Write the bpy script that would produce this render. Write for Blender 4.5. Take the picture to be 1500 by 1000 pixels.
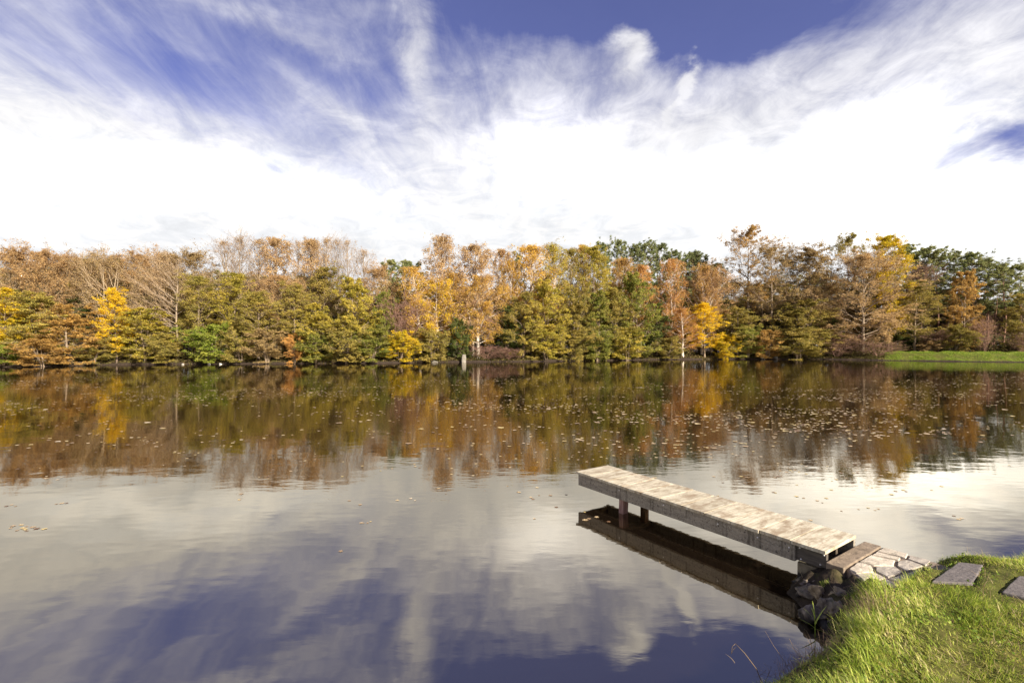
import bpy, bmesh, math, random
import numpy as np
from mathutils import Vector, Matrix, noise as mnoise

for o in list(bpy.data.objects):
    bpy.data.objects.remove(o)
scene = bpy.context.scene
COL = scene.collection
R = math.radians

# ------------------------------------------------------------------ camera
F, CX, HY, CZ = 708.0, 750.0, 505.0, 2.2       # focal length and horizon in photo pixels (1500 wide), eye height over the water
cam = bpy.data.cameras.new('camera')
cam.sensor_width = 36
cam.lens = 36 * F / 1500
cam.shift_y = (HY - 500) / 1500
cam.clip_start = 0.05
cam.clip_end = 4000
co = bpy.data.objects.new('camera', cam)
co.location = (0, 0, CZ)
co.rotation_euler = (R(90), 0, 0)
COL.objects.link(co)
scene.camera = co

def pix(px, py, z=0.0):
    d = F * (CZ - z) / (py - HY)
    return ((px - CX) / F * d, d)

def pdir(px, py):
    return Vector(((px - CX) / F, 1.0, (HY - py) / F)).normalized()

# ------------------------------------------------------------------ light
SUN_AZ, SUN_EL = R(138), R(27)
scene.view_settings.view_transform = 'Standard'
scene.view_settings.look = 'None'
scene.view_settings.exposure = 1.30
scene.view_settings.gamma = 1.0
sun = bpy.data.lights.new('sun', 'SUN')
sun.energy = 5.0
sun.angle = R(0.6)
sun.color = (1.0, 0.90, 0.76)
so = bpy.data.objects.new('sun', sun)
sdir = Vector((math.sin(SUN_AZ) * math.cos(SUN_EL), math.cos(SUN_AZ) * math.cos(SUN_EL), math.sin(SUN_EL)))
so.rotation_euler = sdir.to_track_quat('Z', 'Y').to_euler()
so.location = (20, -20, 30)
COL.objects.link(so)

class NT:
    """small helper round a node tree"""
    def __init__(self, tree):
        self.t = tree
    def n(self, typ, **kw):
        nd = self.t.nodes.new(typ)
        for k, v in kw.items():
            if hasattr(nd, k):
                setattr(nd, k, v)
        return nd
    def inp(self, sock, v):
        if isinstance(v, bpy.types.NodeSocket):
            self.t.links.new(v, sock)
        else:
            sock.default_value = v
    def math(self, op, a, b=0.0, c=None, clamp=False):
        nd = self.n('ShaderNodeMath', operation=op, use_clamp=clamp)
        self.inp(nd.inputs[0], a); self.inp(nd.inputs[1], b)
        if c is not None:
            self.inp(nd.inputs[2], c)
        return nd.outputs[0]
    def vmath(self, op, a, b=(0, 0, 0), scale=None):
        nd = self.n('ShaderNodeVectorMath', operation=op)
        self.inp(nd.inputs[0], a)
        if op not in ('NORMALIZE', 'LENGTH', 'SCALE'):
            self.inp(nd.inputs[1], b)
        if scale is not None:
            self.inp(nd.inputs['Scale'], scale)
        return nd.outputs['Value'] if op in ('DOT_PRODUCT', 'LENGTH') else nd.outputs[0]
    def noise(self, vec, scale, detail=3, rough=0.5, dist=0.0):
        nd = self.n('ShaderNodeTexNoise')
        if vec is not None:
            self.inp(nd.inputs['Vector'], vec)
        nd.inputs['Scale'].default_value = scale
        nd.inputs['Detail'].default_value = detail
        nd.inputs['Roughness'].default_value = rough
        nd.inputs['Distortion'].default_value = dist
        return nd
    def ramp(self, fac, stops):
        nd = self.n('ShaderNodeValToRGB')
        el = nd.color_ramp.elements
        while len(el) < len(stops):
            el.new(0.5)
        for e, (p, c) in zip(el, stops):
            e.position = p
            e.color = (c[0], c[1], c[2], 1) if not isinstance(c, (int, float)) else (c, c, c, 1)
        self.inp(nd.inputs[0], fac)
        return nd.outputs[0]
    def mix(self, fac, a, b, blend='MIX'):
        nd = self.n('ShaderNodeMix', data_type='RGBA', blend_type=blend)
        self.inp(nd.inputs[0], fac)
        for s, v in ((nd.inputs[6], a), (nd.inputs[7], b)):
            if not isinstance(v, bpy.types.NodeSocket):
                v = (v[0], v[1], v[2], 1)
            self.inp(s, v)
        return nd.outputs[2]
    def smooth(self, v, lo, hi, a=0.0, b=1.0):
        nd = self.n('ShaderNodeMapRange', interpolation_type='SMOOTHSTEP')
        self.inp(nd.inputs[0], v)
        for i, x in zip((1, 2, 3, 4), (lo, hi, a, b)):
            nd.inputs[i].default_value = x
        return nd.outputs[0]

world = bpy.data.worlds.new('World')
scene.world = world
world.use_nodes = True
wt = world.node_tree
wt.nodes.clear()
W = NT(wt)
sky = W.n('ShaderNodeTexSky', sky_type='NISHITA', sun_disc=False)
sky.sun_elevation = SUN_EL
sky.sun_rotation = SUN_AZ
sky.air_density = 1.0
sky.dust_density = 0.6
sky.ozone_density = 2.0
tc = W.n('ShaderNodeTexCoord').outputs['Generated']
dirn = W.vmath('NORMALIZE', tc)
sep = W.n('ShaderNodeSeparateXYZ'); W.inp(sep.inputs[0], dirn)
dz = sep.outputs['Z']
zz = W.math('ADD', W.math('MAXIMUM', dz, 0.0), 0.20)
comb = W.n('ShaderNodeCombineXYZ')
W.inp(comb.inputs[0], W.math('DIVIDE', sep.outputs['X'], zz))
W.inp(comb.inputs[1], W.math('DIVIDE', sep.outputs['Y'], zz))
plane = comb.outputs[0]                                         # position on a flat cloud deck
mp = W.n('ShaderNodeMapping'); W.inp(mp.inputs[0], plane)
mp.inputs['Rotation'].default_value = (0, 0, R(9))
mp.inputs['Scale'].default_value = (3.4, 1.05, 1)
wisps = W.noise(mp.outputs[0], 1.4, 11, 0.66, 1.3).outputs[0]
mp2 = W.n('ShaderNodeMapping'); W.inp(mp2.inputs[0], plane)
mp2.inputs['Rotation'].default_value = (0, 0, R(-24))
mp2.inputs['Scale'].default_value = (5.2, 1.7, 1)
mp2.inputs['Location'].default_value = (3.1, 1.7, 0)
wisps2 = W.noise(mp2.outputs[0], 1.7, 11, 0.68, 1.2).outputs[0]
puffn = W.noise(plane, 6.0, 9, 0.66, 0.8).outputs[0]
# warp the viewing direction a little so that cloud edges fray
wn = W.noise(plane, 3.2, 6, 0.62, 0.3).outputs['Color']
warp = W.vmath('SCALE', W.vmath('SUBTRACT', wn, (0.5, 0.5, 0.5)), scale=0.13)
dirw = W.vmath('ADD', dirn, warp)

def cloud_patch(px, py, a, b, ang, amp, warped=True):
    """one patch of cloud (or of clear sky, amp < 0) fixed in the sky by its bearing"""
    d0 = pdir(px, py)
    e = 4.0
    ca, sa = math.cos(R(ang)), math.sin(R(ang))
    p1 = pdir(px + e * ca, py - e * sa); p2 = pdir(px - e * sa, py - e * ca)
    t1 = (p1 - d0); t2 = (p2 - d0)
    k1, k2 = t1.length / e, t2.length / e
    t1.normalize(); t2 = (t2 - t1 * t2.dot(t1)).normalized()
    src = W.vmath('SUBTRACT', dirw if warped else dirn, tuple(d0))
    q1 = W.vmath('DOT_PRODUCT', src, tuple(t1 / (a * k1)))
    q2 = W.vmath('DOT_PRODUCT', src, tuple(t2 / (b * k2)))
    s = W.math('ADD', W.math('MULTIPLY', q1, q1), W.math('MULTIPLY', q2, q2))
    g = W.math('POWER', 2.71828, W.math('MULTIPLY', s, -1.0))
    front = W.math('GREATER_THAN', W.vmath('DOT_PRODUCT', dirn, tuple(d0)), 0.3)
    return W.math('MULTIPLY', W.math('MULTIPLY', g, front), amp)

PATCHES = [
    (612, 75, 24, 95, 0, .75), (920, 66, 30, 34, 0, 1.5), (945, 110, 60, 30, -20, .25), (1012, 108, 11, 18, -20, .8), (984, 160, 7, 60, -32, .55),
    (395, 48, 150, 17, -17, .36), (470, 140, 100, 20, -42, .34), (300, 95, 160, 12, -25, .12),
    (1240, 120, 300, 70, 18, .30), (810, 240, 190, 85, 0, .55), (1300, 205, 130, 60, 20, .5), (150, 230, 330, 70, 0, .45), (790, 80, 90, 60, 60, .18),
    (1080, 230, 200, 60, 0, .4), (1140, 105, 90, 20, 10, .2), (30, 70, 130, 120, 0, .22), (540, 25, 60, 14, 10, .16), (1460, 60, 120, 50, 10, .22),
    (320, 140, 250, 60, -16, -.26), (850, 12, 170, 45, 0, -.85), (1085, 42, 150, 42, 8, -.85), (1010, 30, 120, 50, 0, -.5), (215, 95, 230, 60, -14, -.26), (430, 95, 120, 24, -22, -.28), (560, 110, 40, 60, 0, -.2),
    (1420, 222, 130, 34, 14, -.85), (1490, 200, 70, 30, 14, -.4), (1415, 235, 22, 30, -30, .5), (1215, 160, 170, 26, 18, -.12),
]
dens = W.math('MULTIPLY', W.smooth(dz, 0.62, 0.20), 0.95)
dens = W.math('ADD', dens, W.math('MULTIPLY', W.math('SUBTRACT', wisps, 0.5), 0.80))
dens = W.math('ADD', dens, W.math('MULTIPLY', W.math('SUBTRACT', wisps2, 0.5), 0.60))
def patches(lst):
    acc = None
    for p in lst:
        g = cloud_patch(*p)
        acc = g if acc is None else W.math('ADD', acc, g)
    return acc
blob = patches(PATCHES)
glow = patches([(800, 228, 80, 50, 0, .8), (1290, 212, 110, 48, 25, .7), (1110, 262, 150, 36, 0, .4), (100, 275, 220, 34, 6, .22), (430, 275, 160, 30, -14, .2), (1340, 318, 200, 36, 0, 1.3), (1240, 290, 260, 50, 0, .6), (290, 265, 280, 40, 0, .22)])
tex = W.math('ADD', 0.1, W.math('MULTIPLY', puffn, 1.8))
dens = W.math('ADD', dens, W.math('MULTIPLY', blob, tex))
dens = W.math('ADD', dens, W.math('MULTIPLY', W.math('SUBTRACT', puffn, 0.5), 0.55))
dens = W.math('ADD', dens, 0.19)
low = W.smooth(dz, 0.30, 0.10)                                   # cloud deck closes towards the horizon
dens = W.math('ADD', dens, low)
dens = W.math('MULTIPLY', dens, 0.72, clamp=True)
dens = W.smooth(dens, -0.12, 1.02)
bright = W.smooth(dz, 0.54, 0.14, 3.85, 4.35)                      # thick bright cloud low, thin cloud high
shade = W.math('ADD', 0.50, W.math('MULTIPLY', puffn, 0.62))
shade = W.math('ADD', shade, W.math('MULTIPLY', wisps, 0.26))
shade = W.math('ADD', shade, W.math('MULTIPLY', glow, 1.35))
cl = W.vmath('SCALE', W.mix(W.smooth(dz, 0.46, 0.25), (0.955, 0.95, 1.0), W.mix(W.smooth(puffn, 0.40, 0.58), (0.955, 0.97, 1.0), (1.0, 0.99, 0.985))), scale=W.math('MULTIPLY', bright, shade))
blue = W.mix(1.0, sky.outputs[0], (0.43, 0.34, 0.55), 'MULTIPLY')
final = W.mix(dens, blue, cl)
bg = W.n('ShaderNodeBackground')
W.inp(bg.inputs[0], final)
bg.inputs[1].default_value = 0.1
wo = W.n('ShaderNodeOutputWorld')
wt.links.new(bg.outputs[0], wo.inputs[0])

# ------------------------------------------------------------------ helpers
def tag(o, label=None, cat=None, group=None, kind=None):
    if label: o['label'] = label
    if cat: o['category'] = cat
    if group: o['group'] = group
    if kind: o['kind'] = kind
    return o

def empty(name, loc=(0, 0, 0), rz=0.0):
    o = bpy.data.objects.new(name, None)
    o.empty_display_size = 0.3
    o.location = loc
    o.rotation_euler = (0, 0, rz)
    COL.objects.link(o)
    return o

def link(name, me, parent=None, mats=None, own=False):
    o = bpy.data.objects.new(name, me)
    COL.objects.link(o)
    if parent: o.parent = parent
    if mats:
        if own:
            for i, m in enumerate(mats):
                o.material_slots[i].link = 'OBJECT'
                o.material_slots[i].material = m
        else:
            for m in mats: me.materials.append(m)
    return o

def np_mesh(name, verts, quads, mi=None, nmat=0, smooth=False):
    me = bpy.data.meshes.new(name)
    verts = np.asarray(verts, dtype=np.float32); quads = np.asarray(quads, dtype=np.int32)
    nf, k = quads.shape
    me.vertices.add(len(verts)); me.vertices.foreach_set('co', verts.ravel())
    me.loops.add(nf * k); me.loops.foreach_set('vertex_index', quads.ravel())
    me.polygons.add(nf)
    me.polygons.foreach_set('loop_start', np.arange(nf, dtype=np.int32) * k)
    if smooth:
        me.polygons.foreach_set('use_smooth', np.ones(nf, dtype=bool))
    for _ in range(nmat):
        me.materials.append(None)
    if mi is not None:
        me.polygons.foreach_set('material_index', np.asarray(mi, dtype=np.int32))
    me.update(calc_edges=True)
    return me

def bm_obj(name, bm, mat, parent=None, smooth=False):
    me = bpy.data.meshes.new(name)
    bm.normal_update(); bm.to_mesh(me); bm.free()
    if smooth:
        for p in me.polygons: p.use_smooth = True
    return link(name, me, parent, [mat] if mat else None)

def bevel(bm, w, seg=2):
    bmesh.ops.bevel(bm, geom=list(bm.edges), offset=w, segments=seg, affect='EDGES', profile=0.6)

def box(x0, x1, y0, y1, z0, z1, bev=0.0, sub=0, jit=0.0, rng=None):
    bm = bmesh.new()
    bmesh.ops.create_cube(bm, size=1)
    for v in bm.verts:
        v.co = Vector(((x0 + x1) / 2 + v.co.x * (x1 - x0), (y0 + y1) / 2 + v.co.y * (y1 - y0), (z0 + z1) / 2 + v.co.z * (z1 - z0)))
    if bev: bevel(bm, bev)
    if sub:
        bmesh.ops.subdivide_edges(bm, edges=list(bm.edges), cuts=sub, use_grid_fill=True)
    if jit:
        for v in bm.verts:
            v.co += Vector(mnoise.noise_vector(v.co * 9.0)) * jit
    return bm

# ------------------------------------------------------------------ materials
def new_mat(name):
    m = bpy.data.materials.new(name)
    m.use_nodes = True
    m.node_tree.nodes.clear()
    t = NT(m.node_tree)
    out = t.n('ShaderNodeOutputMaterial')
    return m, t, out

def principled(t, out, col, rough=0.8, bump=None, bstr=0.3, bdist=0.01, spec=0.3):
    p = t.n('ShaderNodeBsdfPrincipled')
    t.inp(p.inputs['Base Color'], col if isinstance(col, bpy.types.NodeSocket) else (*col, 1))
    t.inp(p.inputs['Roughness'], rough)
    p.inputs['Specular IOR Level'].default_value = spec
    if bump is not None:
        b = t.n('ShaderNodeBump')
        b.inputs['Strength'].default_value = bstr
        b.inputs['Distance'].default_value = bdist
        t.inp(b.inputs['Height'], bump)
        t.t.links.new(b.outputs[0], p.inputs['Normal'])
    t.t.links.new(p.outputs[0], out.inputs[0])
    return p

def leaf_mat(name, cols, trans=0.35):
    """leaves: every leaf its own tint, whole boughs drift between the tints too"""
    m, t, out = new_mat(name)
    geo = t.n('ShaderNodeNewGeometry')
    ob = t.n('ShaderNodeTexCoord').outputs['Object']
    big = t.noise(ob, 0.55, 2, 0.5).outputs[0]
    f = t.math('ADD', t.math('MULTIPLY', geo.outputs['Random Per Island'], 0.55), t.math('MULTIPLY', t.smooth(big, 0.3, 0.7), 0.45))
    n = len(cols)
    c = t.ramp(f, [((i + 0.3) / n if n > 1 else 0, cc) for i, cc in enumerate(cols)])
    d = t.n('ShaderNodeBsdfDiffuse'); t.inp(d.inputs[0], c)
    tr = t.n('ShaderNodeBsdfTranslucent'); t.inp(tr.inputs[0], c)
    mx = t.n('ShaderNodeMixShader'); mx.inputs[0].default_value = trans
    t.t.links.new(d.outputs[0], mx.inputs[1]); t.t.links.new(tr.outputs[0], mx.inputs[2])
    t.t.links.new(mx.outputs[0], out.inputs[0])
    return m

def bark_mat(name, c1, c2, scale=(6, 6, 1.2), marks=None):
    m, t, out = new_mat(name)
    ob = t.n('ShaderNodeTexCoord').outputs['Object']
    mp = t.n('ShaderNodeMapping'); t.inp(mp.inputs[0], ob); mp.inputs['Scale'].default_value = scale
    n = t.noise(mp.outputs[0], 1.0, 5, 0.6).outputs[0]
    c = t.ramp(n, [(0.35, c1), (0.65, c2)])
    if marks:
        mp2 = t.n('ShaderNodeMapping'); t.inp(mp2.inputs[0], ob); mp2.inputs['Scale'].default_value = (3, 3, 9)
        k = t.noise(mp2.outputs[0], 1.0, 3, 0.5).outputs[0]
        c = t.mix(t.smooth(k, 0.6, 0.68), c, marks)
    principled(t, out, c, 0.85, n, 0.5, 0.02, 0.2)
    return m

PAL = {
    'green':       [(.115, .145, .027), (.215, .230, .046), (.350, .315, .070)],
    'brightgreen': [(.125, .185, .026), (.240, .290, .044), (.390, .390, .075)],
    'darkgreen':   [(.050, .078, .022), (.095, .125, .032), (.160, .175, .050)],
    'olive':       [(.165, .155, .038), (.305, .255, .062), (.440, .335, .090)],
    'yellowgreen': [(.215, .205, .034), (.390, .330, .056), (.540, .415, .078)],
    'gold':        [(.560, .370, .018), (.780, .540, .024), (.880, .640, .040)],
    'goldtan':     [(.360, .220, .060), (.580, .370, .075), (.700, .460, .095)],
    'lemon':       [(.330, .300, .025), (.600, .440, .030), (.720, .500, .040)],
    'orange':      [(.340, .170, .055), (.560, .300, .090), (.660, .390, .120)],
    'amber':       [(.230, .140, .048), (.430, .265, .078), (.580, .370, .110)],
    'mixed':       [(.190, .180, .045), (.350, .300, .070), (.520, .400, .100)],
    'tan':         [(.330, .220, .110), (.480, .330, .155), (.600, .420, .200)],
    'brown':       [(.195, .140, .066), (.340, .240, .105), (.460, .335, .145)],
    'pinkbrown':   [(.300, .180, .085), (.460, .295, .130), (.570, .385, .170)],
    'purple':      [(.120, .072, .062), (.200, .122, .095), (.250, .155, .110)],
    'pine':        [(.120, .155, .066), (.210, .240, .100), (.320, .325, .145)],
    'pinelit':     [(.150, .185, .070), (.260, .285, .110), (.390, .380, .155)],
}
LM = {k: leaf_mat('leaves_' + k, v, 0.2 if k.startswith('pine') else 0.45) for k, v in PAL.items()}
BARK = {
    'grey':   bark_mat('bark_grey', (.16, .12, .085), (.30, .235, .165)),
    'pale':   bark_mat('bark_pale', (.22, .17, .11), (.36, .28, .18)),
    'birch':  bark_mat('bark_birch', (.40, .34, .27), (.62, .55, .46), marks=(.10, .075, .06)),
    'dark':   bark_mat('bark_dark', (.06, .045, .035), (.13, .095, .07)),
    'pine':   bark_mat('bark_pine', (.15, .085, .06), (.30, .17, .115)),
    'twig':   bark_mat('twig_brown', (.19, .135, .095), (.33, .24, .165)),
    'twigred': bark_mat('twig_red_brown', (.20, .115, .085), (.33, .20, .145)),
    'twigtan': bark_mat('twig_tan', (.27, .19, .115), (.45, .33, .20)),
}

# ------------------------------------------------------------------ terrain
FAR_PX = [(0, 537.5), (60, 537), (110, 535.5), (190, 534), (270, 533.5), (360, 533), (470, 532.5), (560, 532), (640, 530.8), (760, 529.8), (860, 528.3), (960, 526.8), (1080, 526), (1200, 526.3), (1300, 528), (1400, 529.5), (1500, 530.5)]
far = [pix(x, y) for x, y in FAR_PX]
far_x = np.array([x for x, _ in FAR_PX], float); far_d = np.array([d for _, d in far])
def shore_d(px):
    return float(np.interp(px, far_x, far_d))
near = [(40, 11), (20, 8.4), (8, 5.75), (5.5, 4.95), (4.6, 4.62), (4.1, 4.66), (3.84, 4.60), (3.70, 4.40), (3.60, 4.62), (3.44, 4.86), (3.34, 4.88), (3.0, 4.72), (2.75, 4.56), (2.58, 4.46), (2.46, 4.30), (2.41, 4.05), (2.36, 3.78), (2.20, 3.52), (1.95, 3.30), (1.62, 3.10), (1.30, 2.92), (0.7, 2.45), (-1, 1.7), (-6, 0.3), (-40, -6)]
POND = [(-58, 38), (-62, 20), (-52, 0), (-44, -5)][::-1] + [(-55, 45)] + far + [(80, 58), (92, 42), (85, 22), (60, 13)] + near
POND = np.array(POND)

def wav(x, y, s, seed=0.0):
    """cheap smooth numpy noise in -1..1"""
    a = np.sin(x * 1.31 * s + 1.7 + seed) * np.cos(y * 1.17 * s - 0.6 + seed * 2)
    b = np.sin(x * 2.43 * s - y * 1.9 * s + 2.1 + seed) * 0.5
    c = np.sin(x * 4.7 * s + y * 3.9 * s + 0.3 - seed) * np.cos(y * 5.3 * s - x * 2.2 * s + seed) * 0.3
    return (a + b + c) / 1.5

def sdist(x, y):
    """signed distance to the waterline, land positive"""
    x = np.asarray(x, float); y = np.asarray(y, float)
    d = np.full(x.shape, 1e9); inside = np.zeros(x.shape, bool)
    P = POND; Q = np.roll(P, -1, axis=0)
    for (x0, y0), (x1, y1) in zip(P, Q):
        ex, ey = x1 - x0, y1 - y0
        t = np.clip(((x - x0) * ex + (y - y0) * ey) / (ex * ex + ey * ey + 1e-12), 0, 1)
        d = np.minimum(d, np.hypot(x - x0 - t * ex, y - y0 - t * ey))
        if y1 != y0:
            c = ((y0 > y) != (y1 > y)) & (x < ex * (y - y0) / (y1 - y0) + x0)
            inside ^= c
    return np.where(inside, -d, d)

def sstep(v, a, b):
    t = np.clip((v - a) / (b - a), 0, 1)
    return t * t * (3 - 2 * t)

# the jetty's own axes: x across (left to right), y out over the water
JO = Vector((2.777, 4.265, 0)); JA = math.atan2(.564, .826)
def jl(x, y):
    """world -> jetty axes"""
    dx, dy = np.asarray(x) - JO.x, np.asarray(y) - JO.y
    c, s = math.cos(JA), math.sin(JA)
    return dx * c + dy * s, -dx * s + dy * c

SLABS = []
for quad in ([(1366, 850), (1404, 822), (1440, 826), (1424, 853)], [(1468, 866), (1492, 842), (1530, 846), (1540, 884)], [(1560, 900), (1600, 866), (1660, 872), (1650, 920)]):
    SLABS.append([pix(px, py, 0.36) for px, py in quad])

def in_poly(x, y, poly, grow=0.0):
    cx = sum(p[0] for p in poly) / len(poly); cy = sum(p[1] for p in poly) / len(poly)
    ins = np.zeros(np.shape(x), bool)
    pp = [(cx + (p[0] - cx) * (1 + grow), cy + (p[1] - cy) * (1 + grow)) for p in poly]
    for (x0, y0), (x1, y1) in zip(pp, pp[1:] + pp[:1]):
        if y1 != y0:
            ins ^= ((y0 > y) != (y1 > y)) & (x < (x1 - x0) * (y - y0) / (y1 - y0) + x0)
    return ins

def terrain(x, y):
    x = np.asarray(x, float); y = np.asarray(y, float)
    nearb = (y < 16) & (x > -30) & (x < 50)
    sd = sdist(x, y)
    sd = sd + np.where(nearb, wav(x, y, 3.2) * 0.05, wav(x, y, 0.35, 1.0) * 0.35 + wav(x, y, 1.7) * 0.12)
    # far side: little eroded lip, then the wood's floor; the right end is a grass bank
    zf = -0.7 + 0.65 * sstep(sd, -2.5, 0) + 0.26 * sstep(sd, -0.05, 0.3) + 0.44 * sstep(sd, 0.3, 4)
    gb = sstep(x, 0.70 * y, 0.80 * y) * (y > 30)
    zf = zf + gb * (0.57 * sstep(sd, 0.2, 5.5) - 0.12 * sstep(sd, 0, 0.4)) + 0.06 * wav(x, y, 0.8, 2.0) * sstep(sd, 0, 1)
    # near side: steep soil edge and a rough meadow
    zn = -0.6 + 0.58 * sstep(sd, -0.7, 0) + 0.24 * sstep(sd, -0.02, 0.20) + 0.13 * sstep(sd, 0.12, 0.5) + 0.11 * sstep(sd, 0.6, 3.5)
    zn = zn + (0.035 * wav(x, y, 2.6) + 0.02 * wav(x, y, 6.5, 1.3)) * sstep(sd, 0.1, 0.6)
    lx, ly = jl(x, y)
    land = (lx > -0.03 + .55 * np.minimum(ly + .15, 0)) & (lx < 0.80) & (ly > -0.56) & (ly < 0.06)
    zn = np.where(land, np.minimum(zn, 0.22), zn)
    # earth falls away beside the stone landing down to the rocks
    dip = sstep(lx, -0.75, -0.12) * (1 - sstep(lx, -0.05, 0.0)) * sstep(ly, -0.62, -0.30) * (1 - sstep(ly, 0.05, 0.2))
    zn = zn - dip * 0.03 + 0.05 * dip * (wav(x, y, 8, 2.2) + .6 * wav(x, y, 19, 1.2)) * sstep(sd, 0, .1)
    for s in SLABS:
        zn = np.where(in_poly(x, y, s, 0.25), 0.337, zn)
    return np.where(nearb, zn, zf)

def axis(parts):
    out = []
    for a, b, st in parts:
        n = max(1, int(round((b - a) / st)))
        out += list(np.linspace(a, b, n, endpoint=False))
    out.append(parts[-1][1])
    return np.array(out)

gx = axis([(-1500, -300, 200), (-300, -90, 15), (-90, -62, 2), (-62, -6, .42), (-6, 0.4, .3), (0.4, 5.6, .035), (5.6, 9, .2), (9, 78, .42), (78, 110, 2), (110, 300, 15), (300, 1500, 200)])
gy = axis([(-1500, -300, 200), (-300, -30, 15), (-30, -4, 2), (-4, 1.6, .2), (1.6, 5.4, .035), (5.4, 10, .3), (10, 44, 1.5), (44, 84, .22), (84, 110, 2), (110, 300, 15), (300, 1500, 200)])
GX, GY = np.meshgrid(gx, gy)
GZ = terrain(GX, GY)
nx, ny = len(gx), len(gy)
idx = np.arange(nx * ny).reshape(ny, nx)
quads = np.stack([idx[:-1, :-1], idx[:-1, 1:], idx[1:, 1:], idx[1:, :-1]], -1).reshape(-1, 4)
tm = np_mesh('ground', np.stack([GX, GY, GZ], -1).reshape(-1, 3), quads, smooth=True)
SD = sdist(GX, GY)
nearmask = (GY < 16)
grassy = np.where(nearmask, sstep(SD, 0.12, 0.4), sstep(GX, 0.69 * GY, 0.79 * GY) * sstep(SD, 0.3, 0.9) * (1 - sstep(SD, 7, 12)))
blx, bly = jl(GX, GY)
grassy = np.where(nearmask & (blx > -.66) & (blx < .80) & (bly > -.42 - .12 * sstep(blx, -.4, -.1)) & (bly < .5), 0.06 + .25 * (wav(GX, GY, 9, 2) > .45), grassy)
att = tm.attributes.new('turf', 'FLOAT', 'POINT')
att.data.foreach_set('value', grassy.ravel().astype(np.float32))

m, t, out = new_mat('ground_soil_turf')
geo = t.n('ShaderNodeTexCoord').outputs['Object']
n1 = t.noise(geo, 9.0, 6, 0.65).outputs[0]
n2 = t.noise(geo, 1.1, 4, 0.6).outputs[0]
soil = t.ramp(n1, [(0.3, (.018, .013, .010)), (0.55, (.045, .033, .025)), (0.75, (.10, .072, .048))])
turf = t.ramp(t.math('ADD', t.math('MULTIPLY', n1, 0.5), t.math('MULTIPLY', n2, 0.5)), [(0.35, (.035, .038, .012)), (0.5, (.085, .088, .02)), (0.66, (.18, .15, .05))])
tf = t.n('ShaderNodeAttribute', attribute_name='turf').outputs['Fac']
principled(t, out, t.mix(tf, soil, turf), 0.95, n1, 0.6, 0.04, 0.1)
tag(link('ground', tm, None, [m]), 'brown soil and turf of the pond banks and the wood floor', 'ground', kind='structure')

# ------------------------------------------------------------------ water
m, t, out = new_mat('pond_water')
ob = t.n('ShaderNodeTexCoord').outputs['Object']
def ripple(rot, scale, s, det, ro=0.5):
    q = t.n('ShaderNodeMapping'); t.inp(q.inputs[0], ob)
    q.inputs['Rotation'].default_value = (0, 0, R(rot)); q.inputs['Scale'].default_value = scale
    return t.noise(q.outputs[0], s, det, ro).outputs[0]
h1 = ripple(-14, (0.75, 2.1, 1), 5.5, 3)
h2 = ripple(9, (0.8, 1.5, 1), 1.4, 2)
gust = t.smooth(ripple(-10, (0.5, 1.0, 1), 0.11, 3), 0.42, 0.68, 0.10, 1.0)
h = t.math('ADD', t.math('MULTIPLY', t.math('MULTIPLY', h1, gust), 0.0022), t.math('MULTIPLY', h2, 0.0032))
murk = t.noise(ob, 0.25, 3, 0.5).outputs[0]
wc = t.ramp(murk, [(0.3, (.006, .004, .0025)), (0.7, (.010, .0065, .004))])
p = t.n('ShaderNodeBsdfPrincipled')
t.inp(p.inputs['Base Color'], wc)
p.inputs['Roughness'].default_value = 0.03
p.inputs['IOR'].default_value = 4.6
p.inputs['Specular Tint'].default_value = (1.0, .905, .73, 1)
b = t.n('ShaderNodeBump'); b.inputs['Strength'].default_value = 1.0; b.inputs['Distance'].default_value = 1.0
t.inp(b.inputs['Height'], h); t.t.links.new(b.outputs[0], p.inputs['Normal'])
t.t.links.new(p.outputs[0], out.inputs[0])
wx0, wx1, wy0, wy1 = -75, 105, -12, 90
wm = np_mesh('pond_water', [(wx0, wy0, 0), (wx1, wy0, 0), (wx1, wy1, 0), (wx0, wy1, 0)], [(0, 1, 2, 3)])
tag(link('water', wm, None, [m]), 'still brown pond water mirroring the trees and clouds', 'water', kind='structure')

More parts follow.
